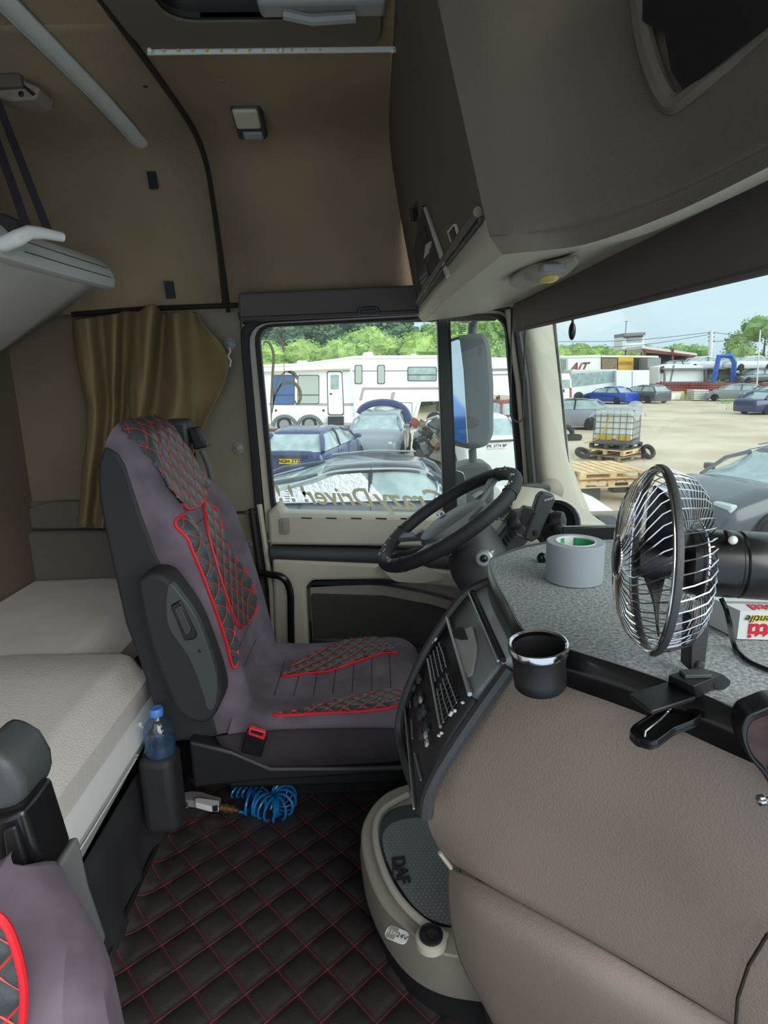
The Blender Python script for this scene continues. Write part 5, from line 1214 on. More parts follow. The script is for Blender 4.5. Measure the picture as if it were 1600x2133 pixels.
# ================================================================= decals on the door window glass
dc = thing('window_lettering', 'mirror-written Crazy Driver decal letters low on the door window', 'decal', U(760, 1040, Y=2.041))
def dt(s_, x0, y0, size, sh=0.35):
    o_ = U(x0, y0, Y=2.0425); X_ = (U(x0 + 50, y0 + 2, Y=2.0425) - o_).normalized()
    return text(s_, size, 'decal', o_, X_, V((0, 0, 1)), dc, 'lettering', ext=0.0004, shear=sh, bold=0.0016, mirror=True)
dt('Crazy', 866, 1043, 0.105, 0.5); dt('Driver', 712, 1036, 0.088, 0.5); dt('! ! !', 612, 1030, 0.08, 0.3)
pd = thing('plant_decal', 'beige curling plant stem decal at the left of the door window', 'decal', U(565, 880, Y=2.042))
def leaf(px, w_, n_='stem'):
    C_ = crv([U(x, y, Y=2.042) for x, y in px], 6); m_ = len(C_); lft = []; rgt = []
    for i, p in enumerate(C_):
        d = (C_[min(i + 1, m_ - 1)] - C_[max(i - 1, 0)]).normalized(); s_ = V((d.z, 0, -d.x)); ww = w_ * (0.15 + 0.85 * math.sin(math.pi * min(1, (i + .3) / m_)) ** .8)
        lft.append(p + s_ * ww); rgt.append(p - s_ * ww)
    MB().grid([lft, rgt]).build(n_, 'decal', pd, solid=0.0006)
leaf([(566, 885), (565, 840), (568, 780), (570, 740), (562, 716), (552, 712), (549, 720)], 0.0045)
leaf([(566, 868), (572, 830), (590, 790), (592, 770), (590, 740)], 0.0012)
leaf([(578, 688), (580, 700), (588, 715), (592, 735)], 0.005, 'bud')
leaf([(567, 860), (574, 820), (590, 800), (612, 798), (624, 812), (626, 830), (620, 842), (614, 834)], 0.0055)
leaf([(568, 850), (576, 800), (592, 776), (606, 776), (616, 784)], 0.0022)
leaf([(600, 774), (612, 778), (620, 790)], 0.006, 'bud')
sm_ = MB()
for k in range(5): sm_.box(U(598, 1026 + k * 5, Y=2.0425), (0.020 - 0.003 * (k % 2), 0.0004, 0.003))
for k in range(5): MB().box(U(598, 1024 + k * 5, Y=2.0425), (0.020 - 0.003 * (k % 2), 0.0004, 0.002)).build('small_print', 'charcoal', dc)
for k in range(5): MB().box(U(962, 683 + k * 4, Y=2.0425), (0.024, 0.0004, 0.002)).build('small_print', 'charcoal', dc)
# ================================================================= exterior mirrors
em_ = thing('wing_mirror', 'tall dark grey truck wing mirror outside the door window', 'mirror', U(985, 940, Y=2.3))
def mp(pts, Y, d, n_, m, par_, bev=0.01, **k): return MB().prism(PY(pts, Y), (0, d, 0)).build(n_, m, par_, bevel=bev, seg=3, **k)
mh = mat('mirror_housing', (92, 96, 98), 0.6, bump=0.1, bscale=200)
mp(rpoly([(936, 706), (968, 696), (1012, 692), (1024, 720), (1030, 800), (1030, 905), (1018, 930), (985, 938), (940, 928)], 12), 2.32, 0.14, 'housing', mh, em_, 0.02)
mp(rpoly([(930, 708), (960, 700), (970, 770), (978, 930), (940, 922)], 8), 2.30, 0.02, 'bezel', 'charcoal', em_, 0.004)
mr = mat('mirror_glass', (205, 215, 220), 0.05, metal=1.0)
MN = V((-1.12, -1.03, -0.02)).normalized(); MP = U(955, 815, Y=2.262)
def UPL(px, py, P0, n):
    d = RT * (px - 800) + UP * (1066.5 - py) + FW * F
    return CAM + d * ((P0 - CAM).dot(n) / d.dot(n))
_q = [UPL(x, y, MP, MN) for x, y in rpoly([(936, 714), (956, 706), (964, 770), (974, 925), (944, 916)], 5)]
MB().prism(_q, -MN * 0.004).build('mirror_face', mr, em_)
bt_ = mat('tint_blue', (40, 120, 215), 0.4)
sf = thing('side_fairing', 'bright blue side body of the truck showing in the wing mirror', 'body panel', (-2.6, 2.08, -1.4))
MB().box((-3.9, 2.15, -0.22), (4.6, 0.18, 2.18)).build('fairing_panel', bt_, sf, bevel=0.03, seg=3)
MB().box((-3.9, 2.15, -1.4), (4.5, 0.12, 0.2)).build('fairing_foot', 'charcoal', sf, bevel=0.02)
MB().tube([U(984, 936, Y=2.38), U(986, 975, Y=2.38)], 0.016, 10).build('arm', mh, em_)
MB().tube(crv([U(984, 700, Y=2.38), U(985, 675, Y=2.37), U(996, 640, Y=2.3), U(1000, 620, Y=2.16)], 4), 0.017, 10).build('arm', mh, em_)
m2_ = em_
mp(rpoly([(950, 975), (985, 966), (1020, 966), (1030, 985), (1030, 1100), (955, 1100)], 10), 2.32, 0.16, 'lower_housing', mh, m2_, 0.02)
mp(rpoly([(948, 978), (966, 984), (972, 1010), (970, 1090), (950, 1090)], 6), 2.30, 0.01, 'lower_mirror_face', mr, m2_, 0.002)
mp(rpoly([(1005, 1008), (1008, 995), (1026, 1000), (1030, 1030), (1010, 1060)], 4), 2.31, 0.02, 'side_lens', 'pane', m2_, 0.002)
# ================================================================= the yard outside
GZ = -1.5
mat('dirt', (222, 206, 182), 0.95, bump=0.5, bscale=1.2, col2=(192, 174, 150), vscale=0.35, bdist=0.05)
mat('white_paint', (244, 246, 246), 0.4); mat('off_white', (226, 228, 224), 0.6)
mat('car_glass', (158, 176, 176), 0.12, spec=0.8, var=0.2, vscale=3)
mat('car_dark', (78, 84, 92), 0.28, coat=0.6); mat('car_navy', (48, 58, 104), 0.28, coat=0.6); mat('car_blue', (28, 66, 170), 0.3, coat=0.5)
mat('car_silver', (212, 216, 218), 0.32, coat=0.5); mat('car_grey', (134, 140, 148), 0.32, coat=0.5); mat('car_white', (240, 242, 243), 0.3, coat=0.4)
mat('tyre', (40, 40, 42), 0.85); mat('wheel_rim', (150, 152, 156), 0.4, metal=0.4)
mat('head_glass', (196, 204, 206), 0.15); mat('tail_red', (190, 34, 40), 0.3); mat('yellow_plate', (222, 186, 40), 0.5); mat('rust', (140, 74, 72), 0.8, var=0.25, vscale=1.5)
mat('wood', (228, 196, 150), 0.85, var=0.15, vscale=6); mat('wood_grey', (138, 120, 100), 0.9, var=0.2, vscale=6)
mat('ibc_plastic', (238, 240, 232), 0.5); mat('yellow', (220, 176, 50), 0.6); mat('steel', (120, 124, 126), 0.5, metal=0.5)
mat('junk', (74, 72, 72), 0.8, var=0.4, vscale=4); mat('foil', (206, 208, 210), 0.35, metal=0.3, bump=1.0, bscale=14, bdist=0.03)
mat('pine', (96, 122, 92), 0.9, var=0.35, vscale=6); mat('leaf', (136, 164, 104), 0.9, var=0.3, vscale=6); mat('leaf_bright', (160, 186, 108), 0.9, var=0.3, vscale=6)
mat('bark', (110, 96, 80), 0.9); mat('blue_paint', (40, 92, 190), 0.5); mat('stripe', (176, 160, 168), 0.6); mat('awning', (244, 240, 226), 0.7); mat('dark_in', (64, 56, 48), 0.9)
gr = MB(); n_ = 60
rows = [[V((-120 + 260 * i / n_, 3 + 190 * (j / n_) ** 1.6, GZ + 0.05 * noise.noise(V((i * .8, j * .8, 0))))) for i in range(n_ + 1)] for j in range(n_ + 1)]
g_ = gr.grid(rows).build('ground', 'dirt'); struct(g_)
def car(name, label, pos, rot, L, W, H, paint, cab=(-.46, -.38, .06, .26), hoodz=.62, belt=.66, det=2, plate=None, group=None, chrome=False, rear_only=False, foil=False, wreck=False, cat='car'):
    """cab: x of rear base, rear top, front top, front base as a share of the length; front is +x"""
    t = thing(name, label, cat, (0, 0, 0), group)
    w = W / 2; zb = 0.18; hz = hoodz * H; bz = belt * H
    st = [(-.5, .50 * H, .86), (-.49, .62 * H if cab[0] > -.44 else bz * .95, .93), (-.45, bz if cab[0] < -.40 else bz * .98, .97), (-.30, bz, 1.0), (0, bz, 1.0), (cab[3] - .02, bz, 1.0), (cab[3] + .06, hz * 1.02, .99), (.40, hz * .92, .96), (.47, hz * .80, .90), (.495, hz * .62, .80)]
    R = []
    for x, zt_, k in st:
        h = w * k; x *= L
        half = [(0, zb), (h * .9, zb), (h * .99, zb + .12), (h, (zb + zt_) * .5), (h * .985, zt_ - .12 * H * .6), (h * .90, zt_ - .015), (h * .6, zt_ + .012), (0, zt_ + .02)]
        ring = [V((x, y, z)) for y, z in half] + [V((x, -y, z)) for y, z in half[-2:0:-1]]
        R.append(ring)
    R = [list(r) for r in zip(*[crv(list(c), 3) for c in zip(*R)])]
    MB().loft(R).build('body', paint, t, ang=50)
    if rear_only:
        pass
    else:
        xa, xb, xc, xd = [c * L for c in (cab[3], cab[2], cab[1], cab[0])]
        def rr2(x0, x1, hw, z, n=3):
            return [V(p) for p in rpoly([(x0, -hw, z), (x1, -hw, z), (x1, hw, z), (x0, hw, z)], 0.12, n)]
        base = rr2(xd, xa, w * .93, bz - .02); mid = rr2(xd * .45 + xc * .55 if True else 0, xa * .45 + xb * .55, w * .84, bz + (H - bz) * .55); top = rr2(xc, xb, w * .72, H - .06)
        xm_ = (xb + xc) / 2; hl = (xb - xc) / 2
        for q_ in (mid, top):
            for p_ in q_: p_.z -= .09 * min(1.6, ((p_.x - xm_) / hl) ** 2)
        MB().loft([base, mid, top]).build('windows', 'car_glass', t, ang=50)
        top2 = rr2(xc - .03, xb + .03, w * .74, H - .075); top3 = rr2(xc + .1, xb - .12, w * .6, H); top4 = rr2(xc + .06, xb - .06, w * .70, H - .03)
        def arc(R_, nx=9):
            return [V((p.x, p.y, p.z - .09 * min(1.6, ((p.x - xm_) / hl) ** 2))) for p in R_]
        def dens(R_):
            out = []
            for a_, b_ in zip(R_, R_[1:] + R_[:1]):
                m_ = 8 if (a_ - b_).length > .8 else 1
                out += [a_.lerp(b_, k_ / m_) for k_ in range(m_)]
            return out
        top2, top4, top3 = arc(dens(top2)), arc(dens(top4)), arc(dens(top3))
        MB().loft([[p_ - V((0, 0, .02)) for p_ in top2], top4, top3] if len(top2) == len(top4) == len(top3) else [top2, top2]).build('roof', paint, t, ang=60)
        for s in (-1, 1):
            for (x0, x1, th_) in ((xa - .03, xb + .02, .035), (xd + .03, xc, .06)):
                MB().tube([V((x0, s * w * .92, bz - .02)), V(((x0 + x1) / 2 , s * w * .84, bz + (H - bz) * .5)), V((x1, s * w * .725, H - .155))], th_, 6).build('pillar', paint, t)
            xm = (xb + xc) / 2 + .1
            for q in ([xm] if det > 0 else []):
                MB().tube([V((q, s * w * .935, bz - .02)), V((q - .04, s * w * .85, bz + (H - bz) * .55)), V((q - .06, s * w * .74, H - .07))], .03, 4).build('pillar', 'black', t)
            if chrome:
                MB().tube(crv([V((xa - .12, s * w * .945, bz - .0)), V((xb + .12, s * w * .865, bz + (H - bz) * .62)), V((xb - .2, s * w * .78, H - .10)), V((xm, s * w * .765, H - .075)), V((xc + .2, s * w * .775, H - .09)), V((xc - .1, s * w * .83, bz + (H - bz) * .55)), V((xd + .32, s * w * .94, bz + .03)), V((xd + .5, s * w * .95, bz)), V((xa - .3, s * w * .955, bz))], 4), .013, 5).build('chrome_strip', 'chrome', t)
                MB().tube([V((xc + .1, s * w * .68, H - .005)), V(((xb + xc) / 2, s * w * .70, H + .02)), V((xb - .1, s * w * .68, H - .03))], .016, 5).build('roof_rail', 'silver', t)
            if foil:
                MB().prism([V((xa - .2, s * w * .955, bz + .02)), V((xb + .1, s * w * .90, bz + (H - bz) * .5)), V((xb - .25, s * w * .80, H - .14)), V((xb - .6, s * w * .80, H - .12)), V((xb - .95, s * w * .96, bz))], (0, s * .012, 0)).build('sun_foil', 'foil', t, label='silver foil sunshade inside the glass')
    for x in (-.31, .33):
        for s in (-1, 1):
            c = V((x * L, s * (w - .09), .32))
            MB().lathe([(.20, -.10), (.315, -.09), (.32, -.02), (.315, .07), (.29, .095), (.21, .095)], c, (0, s, 0), 20).build('wheel', 'tyre', t)
            if det > 0:
                rb_ = MB().lathe([(.21, .085), (.20, .07), (.07, .085), (0, .09)], c, (0, s, 0), 20).build('wheel_rim', 'wheel_rim', t)
                if det > 1:
                    MB().tube([V((x * L + math.cos(a) * .37, s * (w * .995), .32 + math.sin(a) * .37)) for a in [math.pi * k / 12 for k in range(13)]], .022, 5).build('wheel_arch', 'black', t)
    for s in (-1, 1):
        MB().box((-.487 * L, s * w * .72, bz * .82), (.06, w * .28, .15)).build('tail_lamp', 'tail_red', t, bevel=.02)
        if not wreck: MB().box((.462 * L, s * w * .68, hz * .78), (.12, w * .34, .12)).build('head_lamp', 'head_glass', t, bevel=.02)
        if det > 1:
            MB().box((cab[3] * L - .35, s * (w + .07), bz + .08), (.12, .18, .12)).build('door_mirror', paint, t, bevel=.03)
            for q in (cab[3] * L - .9, cab[3] * L - 1.8):
                MB().box((q, s * (w * 1.0), bz - .14), (.18, .03, .03)).build('door_handle', 'chrome' if chrome else paint, t, bevel=.008)
            for q in (cab[3] * L - .1, cab[3] * L - 1.15, cab[3] * L - 2.15):
                MB().tube([V((q, s * w * .985, bz - .02)), V((q, s * w * 1.003, bz * .7)), V((q + .02, s * w * .998, .3))], .005, 4).build('door_gap', 'black', t)
    if wreck:
        MB().box((.47 * L, 0, hz * .45), (.10, W * .8, .36)).build('radiator', 'junk', t)
        for s in (-1, 1): MB().box((.47 * L, s * w * .62, hz * .55), (.14, .10, .4)).build('front_strut', 'off_white', t, bevel=.01)
    if plate:
        txt, pm, side = plate
        X_ = -.505 * L if side < 0 else .5 * L
        pl = MB().box((X_ - .005, 0, bz * .76 if side < 0 else .4), (.02, .52, .12)).build('number_plate', pm, t, bevel=.004)
        text(txt, .115, 'black', (X_ + side * .018, 0, bz * .76 if side < 0 else .4), V((0, side, 0)), V((0, 0, 1)), pl, 'plate_lettering', ext=.003, bold=.003)
        MB().box((X_ + .01, 0, bz * .88), (.08, W * .5, .05)).build('tail_trim', 'charcoal', t)
    t.location = (pos[0], pos[1], GZ); t.rotation_euler = (0, 0, math.radians(rot))
    return t
def gp2(px, Y): return (U(px, 900, Y=Y).x, Y)
EST = (-.485, -.37, .05, .29); SED = (-.36, -.24, .06, .26); HAT = (-.49, -.38, .10, .30)
car('estate_car', 'near dark grey estate car with chrome window line and silver foil in the side glass', (-1.15, 9.15), 180, 4.75, 1.85, 1.47, 'car_dark', (-.485, -.40, -.07, .23), chrome=True, foil=True)
car('hatchback', 'navy blue estate car with yellow plate seen from behind through the door window', (gp2(600, 14.2)[0] + .45, 16.3), 78, 4.3, 1.75, 1.46, 'car_navy', EST, plate=('NG04 ZTZ', 'yellow_plate', -1))
car('wrecked_car', 'wrecked grey car without front bumper facing the truck', (gp2(780, 18)[0] + .2, 20.0), 262, 4.1, 1.75, 1.56, 'car_grey', (-.49, -.40, .10, .30), wreck=True)
car('suv', 'silver estate car with white plate seen from behind beside the wing mirror', (gp2(1035, 15.8)[0] - .6, 18.0), 105, 4.6, 1.85, 1.62, 'car_silver', EST, plate=('PK 3774 BP', 'white_paint', -1))
car('small_car', 'grey hatchback beside loose tyres, seen past the windscreen pillar', (gp2(1172, 29)[0], 29), 165, 3.9, 1.7, 1.5, 'car_grey', HAT, det=1)
car('saloon', 'bright blue saloon parked in front of the white bus', (gp2(1270, 50.5)[0], 51), 120, 4.5, 1.8, 1.42, 'car_blue', SED, det=1)
car('hatchback', 'dark grey hatchback parked right of the bright blue saloon', (gp2(1343, 50.5)[0], 51), 108, 4.2, 1.8, 1.5, 'car_dark', HAT, det=1)
car('saloon', 'dark hatchback parked by the red fence at far right, farthest of three', (gp2(1535, 50)[0], 51), 150, 4.2, 1.75, 1.45, 'car_grey', HAT, det=1)
car('saloon', 'black estate car behind the navy saloon at far right', (gp2(1600, 47)[0], 47), 160, 4.5, 1.8, 1.55, 'car_dark', EST, det=1)
car('saloon', 'dark navy saloon parked on the dirt at the right picture edge', (gp2(1610, 36)[0], 36), 12, 4.6, 1.8, 1.42, 'car_navy', SED, det=1)
car('saloon', 'near dark saloon with pale windscreen, right of the fan', (7.0, 9.6), 196, 4.9, 1.9, 1.46, 'car_dark', (-.40, -.22, .08, .26), hoodz=.66, chrome=True)
# white front clip of a car at the foot of the windscreen pillar
fc_ = thing('cut_up_car', 'white front half of a cut-up car at the lower left corner of the windscreen', 'car', (2.6, 8.3, GZ))
R = []
for x, z, k in ((1.7, 1.12, .9), (2.2, 1.14, .92), (2.8, 1.05, .9), (3.15, .9, .82), (3.3, .65, .7), (3.32, .35, .66)):
    R.append([V((x, 8.3 - .9 * k, GZ + .25)), V((x, 8.3 - .92 * k, GZ + z * .75)), V((x, 8.3 - .7 * k, GZ + z * .97)), V((x, 8.3, GZ + z)), V((x, 8.3 + .7 * k, GZ + z * .97)), V((x, 8.3 + .92 * k, GZ + z * .75)), V((x, 8.3 + .9 * k, GZ + .25))])
R = [list(r) for r in zip(*[crv(list(c), 3) for c in zip(*R)])]
MB().loft(R).build('bonnet', 'car_white', fc_, ang=50)
MB().box((3.22, 7.62, GZ + .72), (.12, .3, .16)).build('head_lamp', 'lamp_lens', fc_, bevel=.03)
MB().box((2.35, 7.45, GZ + 1.25), (.16, .2, .3)).build('door_mirror', 'black', fc_, bevel=.04)
# blue bumper arch behind the wreck
ba = thing('loose_bumper', 'dark blue loose bumper arching over the wrecked car', 'bumper', U(800, 860, Y=22))
MB().tube(crv([U(x, y, Y=21.2) for x, y in ((748, 862), (756, 850), (775, 841), (802, 838), (828, 843), (845, 856), (852, 874), (853, 890))], 4), .09, 6, flat=1.3).build('bumper_shell', 'car_navy', ba)
MB().sph(U(805, 852, Y=21.4), .38, sx=1.2, sy=.5, sz=.5).build('crushed_panel', 'off_white', ba)
# engine junk heap between the wreck and the silver car
jk = thing('scrap_heap', 'heap of dark engine scrap between the wreck and the divider', 'scrap', U(895, 945, Z=GZ))
rng = random.Random(3)
for k in range(26):
    c = U(rng.uniform(862, 938), rng.uniform(876, 948), Y=rng.uniform(16.5, 18)); s = rng.uniform(.12, .4)
    MB().box(c, (s, s * rng.uniform(.4, 1), s * rng.uniform(.3, .9)), Matrix.Rotation(rng.uniform(0, 3), 3, V((rng.random(), rng.random(), 1)))).build('scrap_piece', ['junk', 'junk', 'steel', 'wood_grey', 'rust'][k % 5], jk, bevel=.02)
for k in range(2): MB().tube([U(858, 880 + k * 8, Y=19), U(1000, 878 + k * 9, Y=19)], .07, 8).build('pole', 'off_white', jk)
MB().prism(PY([(882, 896), (940, 896), (940, 948), (882, 948)], 18.6), (0, .2, 0)).build('board', 'wood_grey', jk)
# ----------------------------------------------------------------- travel trailer (caravan)
RY = 30.0
cv = thing('travel_trailer', 'long white travel trailer with awning, door and two axles', 'caravan', U(700, 885, Z=GZ))
def rv(pts, dy, d, n_, m, bev=0.02, par_=None, **k): return MB().prism(PY(pts, RY + dy), (0, d, 0)).build(n_, m, par_ or cv, bevel=bev, **k)
bd = rv([(470, 768), (600, 762), (690, 752), (735, 745), (1000, 742), (1000, 832), (878, 836), (866, 880), (560, 884), (470, 884)], 0, 2.5, 'body', 'white_paint', .05)
rv([(470, 762), (620, 757), (700, 747), (738, 741), (1000, 739), (1000, 745), (738, 748), (600, 763), (470, 768)], -.05, 2.6, 'roof_edge', 'awning', .03)
rv([(470, 769), (600, 765), (733, 763), (733, 768), (600, 773), (470, 778)], -.35, .3, 'awning_roll', 'awning', .04)
MB().tube([U(731, 768, Y=RY - .3), U(734, 800, Y=RY - .3), U(741, 868, Y=RY - .1)], .05, 6).build('awning_arm', 'white_paint', cv)
rv([(755, 741), (757, 734), (776, 733), (778, 741)], 1, .8, 'roof_vent', 'white_paint', .04)
rv([(855, 742), (857, 737), (866, 737), (869, 742)], 1, .6, 'roof_vent', 'awning', .03)
rv([(617, 758), (620, 751), (636, 751), (637, 756)], 1, .6, 'roof_vent', 'white_paint', .03)
def rvwin(x0, y0, x1, y1, m='car_glass', r=4, split=None):
    f = rv(rpoly([(x0, y0), (x1, y0), (x1, y1), (x0, y1)], r), -.03, .05, 'window', 'charcoal', 0)
    rv(rpoly([(x0 + 1.5, y0 + 1.5), (x1 - 1.5, y0 + 1.5), (x1 - 1.5, y1 - 1.5), (x0 + 1.5, y1 - 1.5)], r), -.04, .03, 'pane', m, 0, f)
    if split: rv([(x0, split), (x1, split), (x1, split + 1.5), (x0, split + 1.5)], -.06, .03, 'window_bar', 'charcoal', 0, f)
mat('rv_blind', (176, 186, 178), 0.6, bump=0.3, bscale=20); mat('rv_blue', (70, 100, 150), 0.3)
rvwin(568, 781, 614, 843, 'rv_blue', 4, 822); rvwin(620, 781, 665, 842, 'rv_blind', 4, 822)
rvwin(739, 760, 755, 800, 'rv_blind', 4); rvwin(786, 760, 802, 800, 'rv_blind', 4); rvwin(849, 764, 910, 794, 'car_glass', 4, 780)
dr2 = rv(rpoly([(681, 773), (713, 773), (717, 865), (683, 865)], 5), -.03, .05, 'door', 'charcoal', 0)
rv(rpoly([(682.5, 775), (711.5, 775), (715, 863), (684.5, 863)], 5), -.05, .03, 'door_leaf', 'white_paint', 0, dr2)
rv(rpoly([(689, 781), (706, 781), (706, 811), (689, 811)], 3), -.07, .03, 'door_window', 'car_glass', 0, dr2)
rv([(687, 819), (692, 819), (692, 822), (687, 822)], -.08, .04, 'door_handle', 'charcoal', 0, dr2)
rv([(683, 868), (716, 868), (716, 886), (683, 886)], -.3, .5, 'step', 'black', 0)
rv([(560, 839), (681, 840), (681, 845), (560, 844)], -.02, .03, 'side_stripe', 'stripe', 0); rv([(717, 840), (738, 840), (738, 845), (717, 845)], -.02, .03, 'side_stripe', 'stripe', 0)
rv([(755, 807), (1000, 806), (1000, 811), (759, 812), (754, 834), (748, 834)], -.02, .03, 'side_stripe', 'stripe', 0)
rv([(816, 817), (824, 817), (818, 840), (812, 840)], -.02, .03, 'side_stripe', 'stripe', 0)
rv([(714, 772), (1000, 771), (1000, 772.5), (714, 773.5)], -.02, .03, 'seam', 'steel', 0)
rv(rpoly([(828, 838), (859, 838), (859, 880), (828, 880)], 4), -.02, .03, 'locker_door', 'steel', 0); rv(rpoly([(829.5, 839.5), (857.5, 839.5), (857.5, 878.5), (829.5, 878.5)], 4), -.03, .03, 'locker_leaf', 'white_paint', 0)
MB().tube([U(x, y, Y=RY - .05) for x, y in crv([(862, 878), (868, 855), (874, 838), (890, 834), (1000, 833)], 4)], .06, 6).build('skirt_edge', 'white_paint', cv)
for x in (593, 645):
    c = U(x, 885, Y=RY + .1); c.z = GZ + .38
    MB().lathe([(.25, -.12), (.38, -.1), (.38, .1), (.25, .12), (.1, .08), (0, .08)], c, (0, -1, 0), 22).build('wheel', 'tyre', cv)
    MB().lathe([(.24, .13), (.12, .10), (0, .14)], c, (0, -1, 0), 18).build('wheel_rim', 'wheel_rim', cv)
    MB().tube([U(x + math.cos(a) * 24, 888 - math.sin(a) * 21, Y=RY - .05) for a in [math.pi * k / 10 for k in range(11)]], .09, 6).build('wheel_arch', 'steel', cv)
c = U(905, 885, Y=RY + 1); c.z = GZ + .38
MB().lathe([(.25, -.12), (.40, -.1), (.40, .1), (.25, .12), (0, .08)], c, (0, -1, 0), 22).build('wheel', 'tyre', cv)
for x in (575, 674): MB().sph(U(x, 855, Y=RY - .02), .06, sy=.4).build('filler_cap', 'charcoal', cv)
# ----------------------------------------------------------------- white box trailer and red car behind the mirror
wt = thing('box_trailer', 'white box trailer with faint lettering behind the wing mirror', 'trailer', U(1060, 850, Z=GZ))
MB().prism(PY([(1000, 744), (1110, 746), (1110, 826), (1000, 822)], 36), (0, 2.4, 0)).build('box', 'white_paint', wt, bevel=.03)
MB().box(U(1040, 770, Y=35.97), (1.6, .02, .14)).build('lettering_strip', 'grey_plastic', wt)
MB().box(U(1048, 780, Y=35.97), (1.2, .02, .06)).build('lettering_strip', 'grey_plastic', wt)
for x in (1010, 1100):
    c = U(x, 850, Y=36.5); c.z = GZ + .45; MB().lathe([(.2, -.15), (.45, -.12), (.45, .12), (.2, .15), (0, .1)], c, (0, -1, 0), 18).build('wheel', 'tyre', wt)
car('pickup', 'red and white pickup parked beyond the silver estate car', (gp2(1048, 26)[0], 26.5), 100, 4.4, 1.8, 1.6, 'rust', HAT, det=1)
# ----------------------------------------------------------------- trees
def crown_mesh(seed, kind):
    rg_ = random.Random(seed); b = MB()
    blobs = []
    if kind == 'pine':
        for k in range(9):
            z = .18 + .8 * k / 8; r = .30 * (1.05 - z) + .05
            for q in range(3):
                a = rg_.uniform(0, 6.28); blobs.append((V((math.cos(a) * r * .7, math.sin(a) * r * .7, z)), r * .8))
    else:
        for k in range(14):
            a = rg_.uniform(0, 6.28); z = rg_.uniform(.3, .86); r = .30 * math.sin(math.pi * min(1, z * 1.02)) + .05
            blobs.append((V((math.cos(a) * r, math.sin(a) * r, z)), rg_.uniform(.13, .20)))
    for c, r in blobs:
        o_ = len(b.v); b.sph(c, r * .84, seg=12, rings=9)
        for i in range(o_, len(b.v)):
            p = V(b.v[i]); b.v[i] = tuple(p + (p - c) * (.5 * noise.noise(p * 9) + .4 * noise.noise(p * 25)))
        for k in range(230):
            d = V((rg_.gauss(0, 1), rg_.gauss(0, 1), rg_.gauss(0, 1))).normalized(); p = c + d * r * rg_.uniform(.85, 1.22); s = rg_.uniform(.008, .018)
            u_ = d.orthogonal().normalized(); v_ = d.cross(u_); a = rg_.uniform(0, 6.28); e1 = (u_ * math.cos(a) + v_ * math.sin(a)) * s; e2 = (d * .5 + v_ * .6).normalized() * s
            o2 = len(b.v); b.v += [tuple(p - e1), tuple(p + e2), tuple(p + e1), tuple(p - e2)]; b.f.append((o2, o2 + 1, o2 + 2, o2 + 3))
    return b
TREES = {}
for kind, m_ in (('pine', 'pine'), ('leafy', 'leaf'), ('birch', 'leaf_bright')):
    t = thing(kind + '_tree', 'tree', 'tree')
    b = crown_mesh({'pine': 1, 'leafy': 2, 'birch': 5}[kind], 'pine' if kind == 'pine' else 'leafy')
    b.build('foliage', m_, t, smooth=False, kind='stuff')
    MB().tube([V((0, 0, -.02)), V((.01, 0, .35)), V((0, .01, .8))], [.022, .016, .006], 6).build('trunk', 'bark', t)
    TREES[kind] = [t, False]
def tree(kind, px, ytop, Y, wd, label, group):
    src, used = TREES[kind]
    if used: o = cptree(src)
    else: o = src; TREES[kind][1] = True
    zt_ = U(px, ytop, Y=Y).z; h = zt_ - GZ + 0.5
    o.location = (U(px, ytop, Y=Y).x, Y, GZ - .4); o.scale = (wd, wd, h); o.rotation_euler = (0, 0, (px * 7.3) % 6.28)
    o['label'] = label; o['group'] = group; o['category'] = 'tree'
gA = 'trees behind the travel trailer'; gB = 'trees along the far edge of the yard'
rng = random.Random(11)
ORD = ['first', 'second', 'third', 'fourth', 'fifth', 'sixth', 'seventh', 'eighth', 'ninth', 'tenth', 'eleventh', 'twelfth', 'thirteenth']
for k in range(10):
    tree('pine', 510 + k * 36 + rng.uniform(-5, 5), 655 + rng.uniform(-8, 14) + (18 if k > 8 else 0), 62 + rng.uniform(-6, 6), 13, ORD[k] + ' from the left of the tall dark trees behind the travel trailer', gA)
for k in range(8):
    tree('birch', 530 + k * 62 + rng.uniform(-12, 12), (712 if k < 4 else 692) + rng.uniform(-6, 8), 48 + rng.uniform(-3, 3), 7.5, ORD[k] + ' from the left of the bright trees just behind the travel trailer', gA + ' nearer row')
for k in range(3): tree('leafy', 950 + k * 46, 655 + rng.uniform(-8, 8), 56, 10, ['left', 'middle', 'right'][k] + ' one of the three green trees behind the wing mirror', 'trees behind the wing mirror')
for k in range(12):
    tree('leafy', 1152 + k * 27 + rng.uniform(-4, 4), 722 + rng.uniform(-6, 8) + (8 if 7 < k < 9 else 0), 94 + rng.uniform(-5, 5), 8, ORD[k] + ' from the left of the far green trees beyond sheds and trailers', gB)
for k in range(6):
    tree('birch', 1172 + k * 26 + rng.uniform(-5, 5), 726 + rng.uniform(-6, 6), 82, 7, ORD[k] + ' from the left of the bright trees behind the curtain trailers', gB + ' nearer row')
tree('leafy', 1600, 650, 70, 9, 'tall leafy tree at the right picture edge', 'tall tree at the right edge')
tree('leafy', 1520, 736, 88, 6, 'small dark tree between the pole and the lamp post', 'small tree right of the pole')
